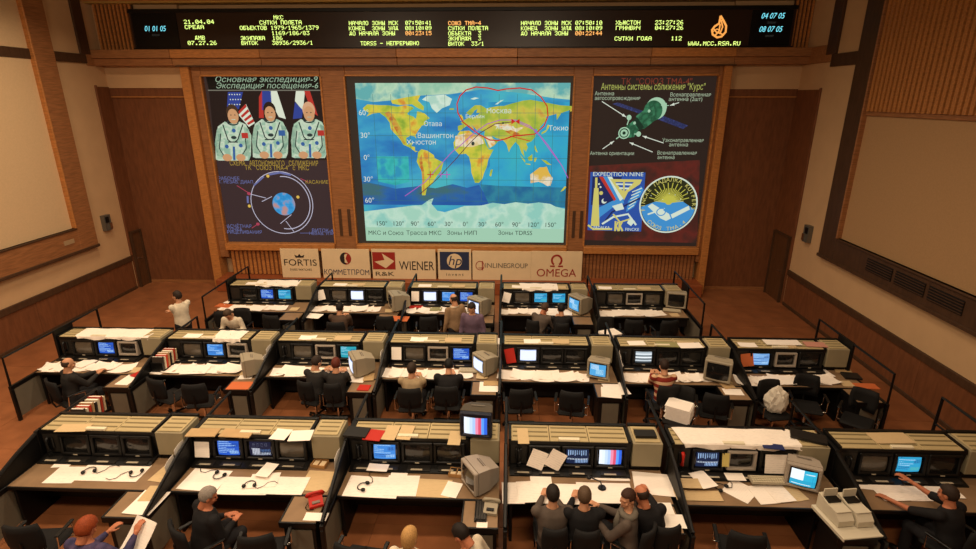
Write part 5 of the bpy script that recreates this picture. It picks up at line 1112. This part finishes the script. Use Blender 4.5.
# books in racks on the partitions
def books(r, k, y0, z0, n, where_, step):
    p = BAYS[r, k].location; cols = ['c9b592', 'a8321f', 'd8c8a8', '2c2622', 'b89468', 'c43a24', 'e0d2b6', '3a3028', '9c7a4e']
    t = thing('book_rack', 'black wire rack of books on %s' % where_, 'rack', (p.x+.06, p.y+y0, z0), 0)
    ob('tray', G().box(0, .24, -n*.062-.02, .02, -.02, 0), BLACKP, t); ob('end_stop', G().box(0, .24, .0, .02, 0, .18).box(0, .24, -n*.062-.02, -n*.062, 0, .18), BLACKP, t)['kind'] = 'stuff'
    names = ['cream', 'red', 'ivory', 'black', 'tan', 'scarlet', 'off-white', 'brown', 'khaki']
    for i in range(n):
        c = i % 9; tt = .035+.012*((i*7) % 3)/2; h = .25+.03*((i*5) % 3)/2
        b = thing('book', '%s book in the rack on %s' % (names[c], where_), 'book', (p.x+.07, p.y+y0-.01-i*.062, z0+.001), 0, 'books in the rack on '+where_)
        ob('pages', G().box(.004, .20, -tt+.004, -.004, .004, h-.004), PW2, b)
        g = G(); g.box(0, .215, -.004, 0, 0, h); g.box(0, .215, -tt, -tt+.004, 0, h); g.box(.208, .215, -tt+.004, -.004, 0, h); ob('cover', g, mat('book_'+cols[c], cols[c], .6), b); b.rotation_euler = (math.radians(-6), 0, 0)
books('middle', 1, -.5, .768, 8, 'the second middle desk', .06)
books('near', 0, .62, .9, 8, 'the rear rail of the near row', .06)
# headsets with cords
def headset(label, u, v, rot, z=DZ+.012):
    t = thing('headset', label, 'headset', atz(u, v, z), math.radians(rot), 'headsets on the near desks')
    ob('headband', G().tube([(.075*math.cos(a), .075*math.sin(a), .012) for a in [math.radians(-20+i*22) for i in range(11)]], .007, 5), BLACKP, t)
    for s in (-1, 1): ob('ear_pad', G().ell((s*.072, -.035, .022), (.028, .034, .022), 10, 6), BLACKP, t)
    ob('cord', G().tube([(.07, -.05, .006), (.12, -.09, .005), (.2, -.05, .005), (.24, .02, .005), (.32, .03, .005), (.38, -.02, .005)], .005, 4), BLACKP, t)
for lab, u, v, r_ in (('black headset on the first near desk, left one', 90, 471, 20), ('black headset on the first near desk, right one', 136, 474, 200), ('black headset with looped cord on the big white sheet of second near desk', 219, 476, 160), ('black headset in the middle of the second near desk', 250, 485, 10), ('black headset on the printed sheet of the third near desk', 363, 487, 80), ('black headset on the fifth near desk beside the tilted sheet', 721, 488, 40)): headset(lab, u, v, r_)
# desk microphone
t = thing('desk_microphone', 'black desk microphone on a bent arm before the fourth near console', 'microphone', atz(602, 488, DZ+.008), math.radians(-30))
ob('base', G().tube([(0, 0, 0), (0, 0, .02)], [.06, .05], 12), BLACKP, t); ob('arm', G().tube([(0, 0, .02), (-.02, -.03, .12), (-.12, -.12, .2)], .009, 6), BLACKP, t); ob('capsule', G().ell((-.15, -.15, .215), (.04, .03, .03), 10, 6), BLACKP, t)
# table telephones
def telephone(label, u, v, rot, m, z=.741):
    t = thing('table_telephone', label, 'telephone', atz(u, v, z), math.radians(rot))
    fixn(ob('base', G().prism([(-.1, 0), (.1, 0), (.1, .075), (.03, .085), (-.1, .035)], -.09, .09), m, t)); ob('keypad', G().box(-.05, .05, -.075, -.005, .05, .062), mat('keypad_grey', '7a6a60', .5) if m is not CASEB else BLACKP, t)
    ob('receiver', G().tube([(-.105, .06, .085), (-.09, .06, .115), (0, .06, .125), (.09, .06, .115), (.105, .06, .085)], [.03, .024, .018, .024, .03], 8), m, t, smooth=True)
    ob('cord', G().tube([(-.1, 0, .03), (-.14, -.04, .006), (-.12, -.1, .006), (-.04, -.12, .006)], .006, 4), BLACKP, t)
telephone('bright red telephone on the tan side table of the near row', 316, 503, 25, mat('phone_red', 'b02418', .35))
telephone('cream telephone on the side table below the grey monitor', 491, 510, -8, CASEB)
# keyboards and calculators
def keyboard(label, p, rot, m=CASEB, w_=.44):
    t = thing('keyboard', label, 'keyboard', p, math.radians(rot)); fixn(ob('case', G().prism([(-.08, 0), (.08, 0), (.08, .03), (-.08, .016)], -w_/2, w_/2), m, t))
    g = G()
    for j in range(4):
        for i in range(14): g.box(-w_/2+.02+i*(w_-.04)/14, -w_/2+.02+(i+.82)*(w_-.04)/14, -.065+j*.033, -.04+j*.033, .018, .034+j*.003)
    ob('keys', g, mat('key_cap', 'c9bda0', .6) if m is CASEB else mat('key_cap_dark', '3a3632', .5), t)['kind'] = 'stuff'
keyboard('beige keyboard on the key shelf of the fifth near console', atz(768, 481, SZ_+.004), 0, CASEB, .5)
keyboard('black keyboard on the side table with the cream telephone', atz(481, 512, .741), 90, BLACKP, .36)
keyboard('beige keyboard below the white middle row screen', atz(470, 371, DZ+.02), 0); keyboard('beige keyboard below the dark far row end monitor', atz(672, 311, DZ+.01), -14)
# printers on the near side table
for i, (dx, lab) in enumerate(((-.12, 'left white desk printer with sloping paper slot on side table'), (.12, 'right white desk printer with sloping paper slot on side table'))):
    t = thing('desk_printer', lab, 'printer', Vector((4.42+dx-.07, 5.80, .80)), math.radians(8), 'pair of white desk printers'); W = mat('printer_white', 'c9bfa8', .5)
    fixn(ob('case', G().prism([(-.2, 0), (.2, 0), (.2, .2), (.02, .16), (-.12, .16), (-.2, .08)], -.105, .105), W, t)); ob('paper_slot', G().box(-.085, .085, .03, .13, .165, .19), BLACKP, t); ob('paper_guide', G().box(-.09, .09, .13, .145, .17, .3), W, t); ob('lid', G().box(-.1, .1, -.14, .01, .16, .168, 0, .003), W, t)
t = thing('paper_tray', 'flat white paper tray carrying the two desk printers', 'tray', Vector((4.36, 5.78, .7375)), math.radians(8)); ob('tray_body', G().box(-.28, .28, -.34, .26, 0, .05, 0, .006), MATS['printer_white'], t); ob('tray_lip', G().box(-.27, .27, -.35, -.34, .01, .035), BLACKP, t)
# small wooden trays
for lab, u, v in (('small wooden card tray at the right end of the second near desk', 320, 465), ('small wooden card tray left of the grey switched-off monitor', 457, 474)):
    t = thing('card_tray', lab, 'tray', atz(u, v, DZ+.002), math.radians(-8)); g = G(); g.box(-.11, .11, -.08, .08, 0, .012); ob('bottom', g, CARD, t); g = G()
    for a in ((-.11, .11, -.08, -.07), (-.11, .11, .07, .08), (-.11, -.1, -.07, .07), (.1, .11, -.07, .07), (-.005, .005, -.07, .07)): g.box(*a, .012, .05)
    ob('sides', g, CARD, t); ob('cards', G().box(-.09, -.015, -.06, .05, .012, .035).box(.015, .09, -.06, .05, .012, .04), BRD, t)['kind'] = 'stuff'
# crumpled bags and paper heaps on chairs and the floor
def crumple(name, label, p, r, m, cat):
    bm = bmesh.new(); bmesh.ops.create_icosphere(bm, subdivisions=3, radius=1); R = random.Random(int(abs(p.x)*100))
    ph = [R.uniform(0, 6) for _ in range(6)]
    for v in bm.verts:
        d = v.co.normalized(); k = 1+.16*math.sin(5*d.x+ph[0])*math.sin(4*d.y+ph[1])+.13*abs(math.sin(7*d.z+5*d.x+ph[2]))
        v.co = Vector((d.x*r[0], d.y*r[1], max(d.z, -.6)*r[2]))*k
    zmin = min(v.co.z for v in bm.verts)
    for v in bm.verts: v.co.z -= zmin
    me = bpy.data.meshes.new(name); bm.to_mesh(me); bm.free(); me.materials.append(m); o = ob(name, me, None); o.location = p; return tag(o, label, cat)
PLAS = mat('white_plastic_bag', 'd8cebc', .45, bump=.3, scale=14)
chair(4.85, 8.72, 190, 'office chair carrying the white plastic bag behind the near row', 'empty office chairs'); crumple('plastic_bag', 'crumpled white plastic bag on a chair behind the near row', Vector((4.85, 8.72, .505)), (.17, .15, .26), PLAS, 'bag')
def box_thing(label, p, rot, s):
    t = thing('cardboard_box', label, 'box', p, math.radians(rot)); ob('carton', G().box(-s[0], s[0], -s[1], s[1], 0, s[2], 0, .004), CARD, t); ob('flap', G().box(-s[0], s[0], -s[1]-.1, -s[1], s[2]-.01, s[2], 0, .002), CARD, t); ob('tape', G().box(-.03, .03, -s[1], s[1], s[2], s[2]+.002), BRD, t)
box_thing('tan cardboard box on the floor by the white plastic bag', Vector((5.35, 8.25, 0)), 12, (.2, .15, .25))
def heap(label, x, y, z, rot, n=9, tilt=0):
    """fan-fold stack of printer paper"""
    t = thing('paper_stack', label, 'paper stack', (x, y, z), math.radians(rot)); R = random.Random(int(x*50))
    for i in range(n): ob('sheet_bundle', G().box(-.21+R.uniform(-.02, .02), .21+R.uniform(-.02, .02), -.17, .17, i*.022, i*.022+.02), PW2, t)
chair(3.06, 8.45, 155, 'office chair carrying a white paper stack behind the fifth near console', 'empty office chairs'); heap('white paper stack on a chair behind the fifth near console', 3.06, 8.45, .503, -30, 12)
chair(2.4, 11.6, 200, 'office chair carrying a white paper stack behind the fifth middle console', 'empty office chairs'); heap('white paper stack on a chair behind the fifth middle console', 2.4, 11.6, .503, 25, 10)
for lab, x, y in (('white paper stack on the floor right of the purple-shirted man', -.45, 11.4), ('white paper stack on the floor left of the fourth far partition', -.02, 11.35), ('paper stack on the floor behind the third middle console', -2.5, 11.3)):
    heap(lab, x, y, 0, 6, 26)
chair(4.95, 5.1, 18, 'office chair carrying a white sheet beside the pointing person', 'empty office chairs'); put('paper_sheet', Vector((4.95, 5.1, .505)), .34, .36, 22, PW2, 'white sheet lying on the chair beside the pointing person', 'paper')
# paper held by the curly-haired woman
o = ob('paper_sheet', sheet_geo(.3, .42, .003, RP, .05), PW2); o.location = atz(139, 537, .84); o.rotation_euler = (math.radians(48), math.radians(10), math.radians(-14)); tag(o, 'white sheet held by the curly-haired woman', 'paper')

# labels: tell look-alikes apart by their order along the row
seen = {}
for o in list(S.objects):
    if o.parent is None and 'label' in o: seen.setdefault(o['label'], []).append(o)
for lab_, os_ in seen.items():
    if len(lab_.split()) > (13 if len(os_) > 1 else 16): print('LONG', lab_)
    if len(os_) > 1:
        os_.sort(key=lambda q: q.location.x)
        for i, o in enumerate(os_): o['label'] = lab_+', %s from left' % (ORD+['eighth', 'ninth'])[min(i, 8)]
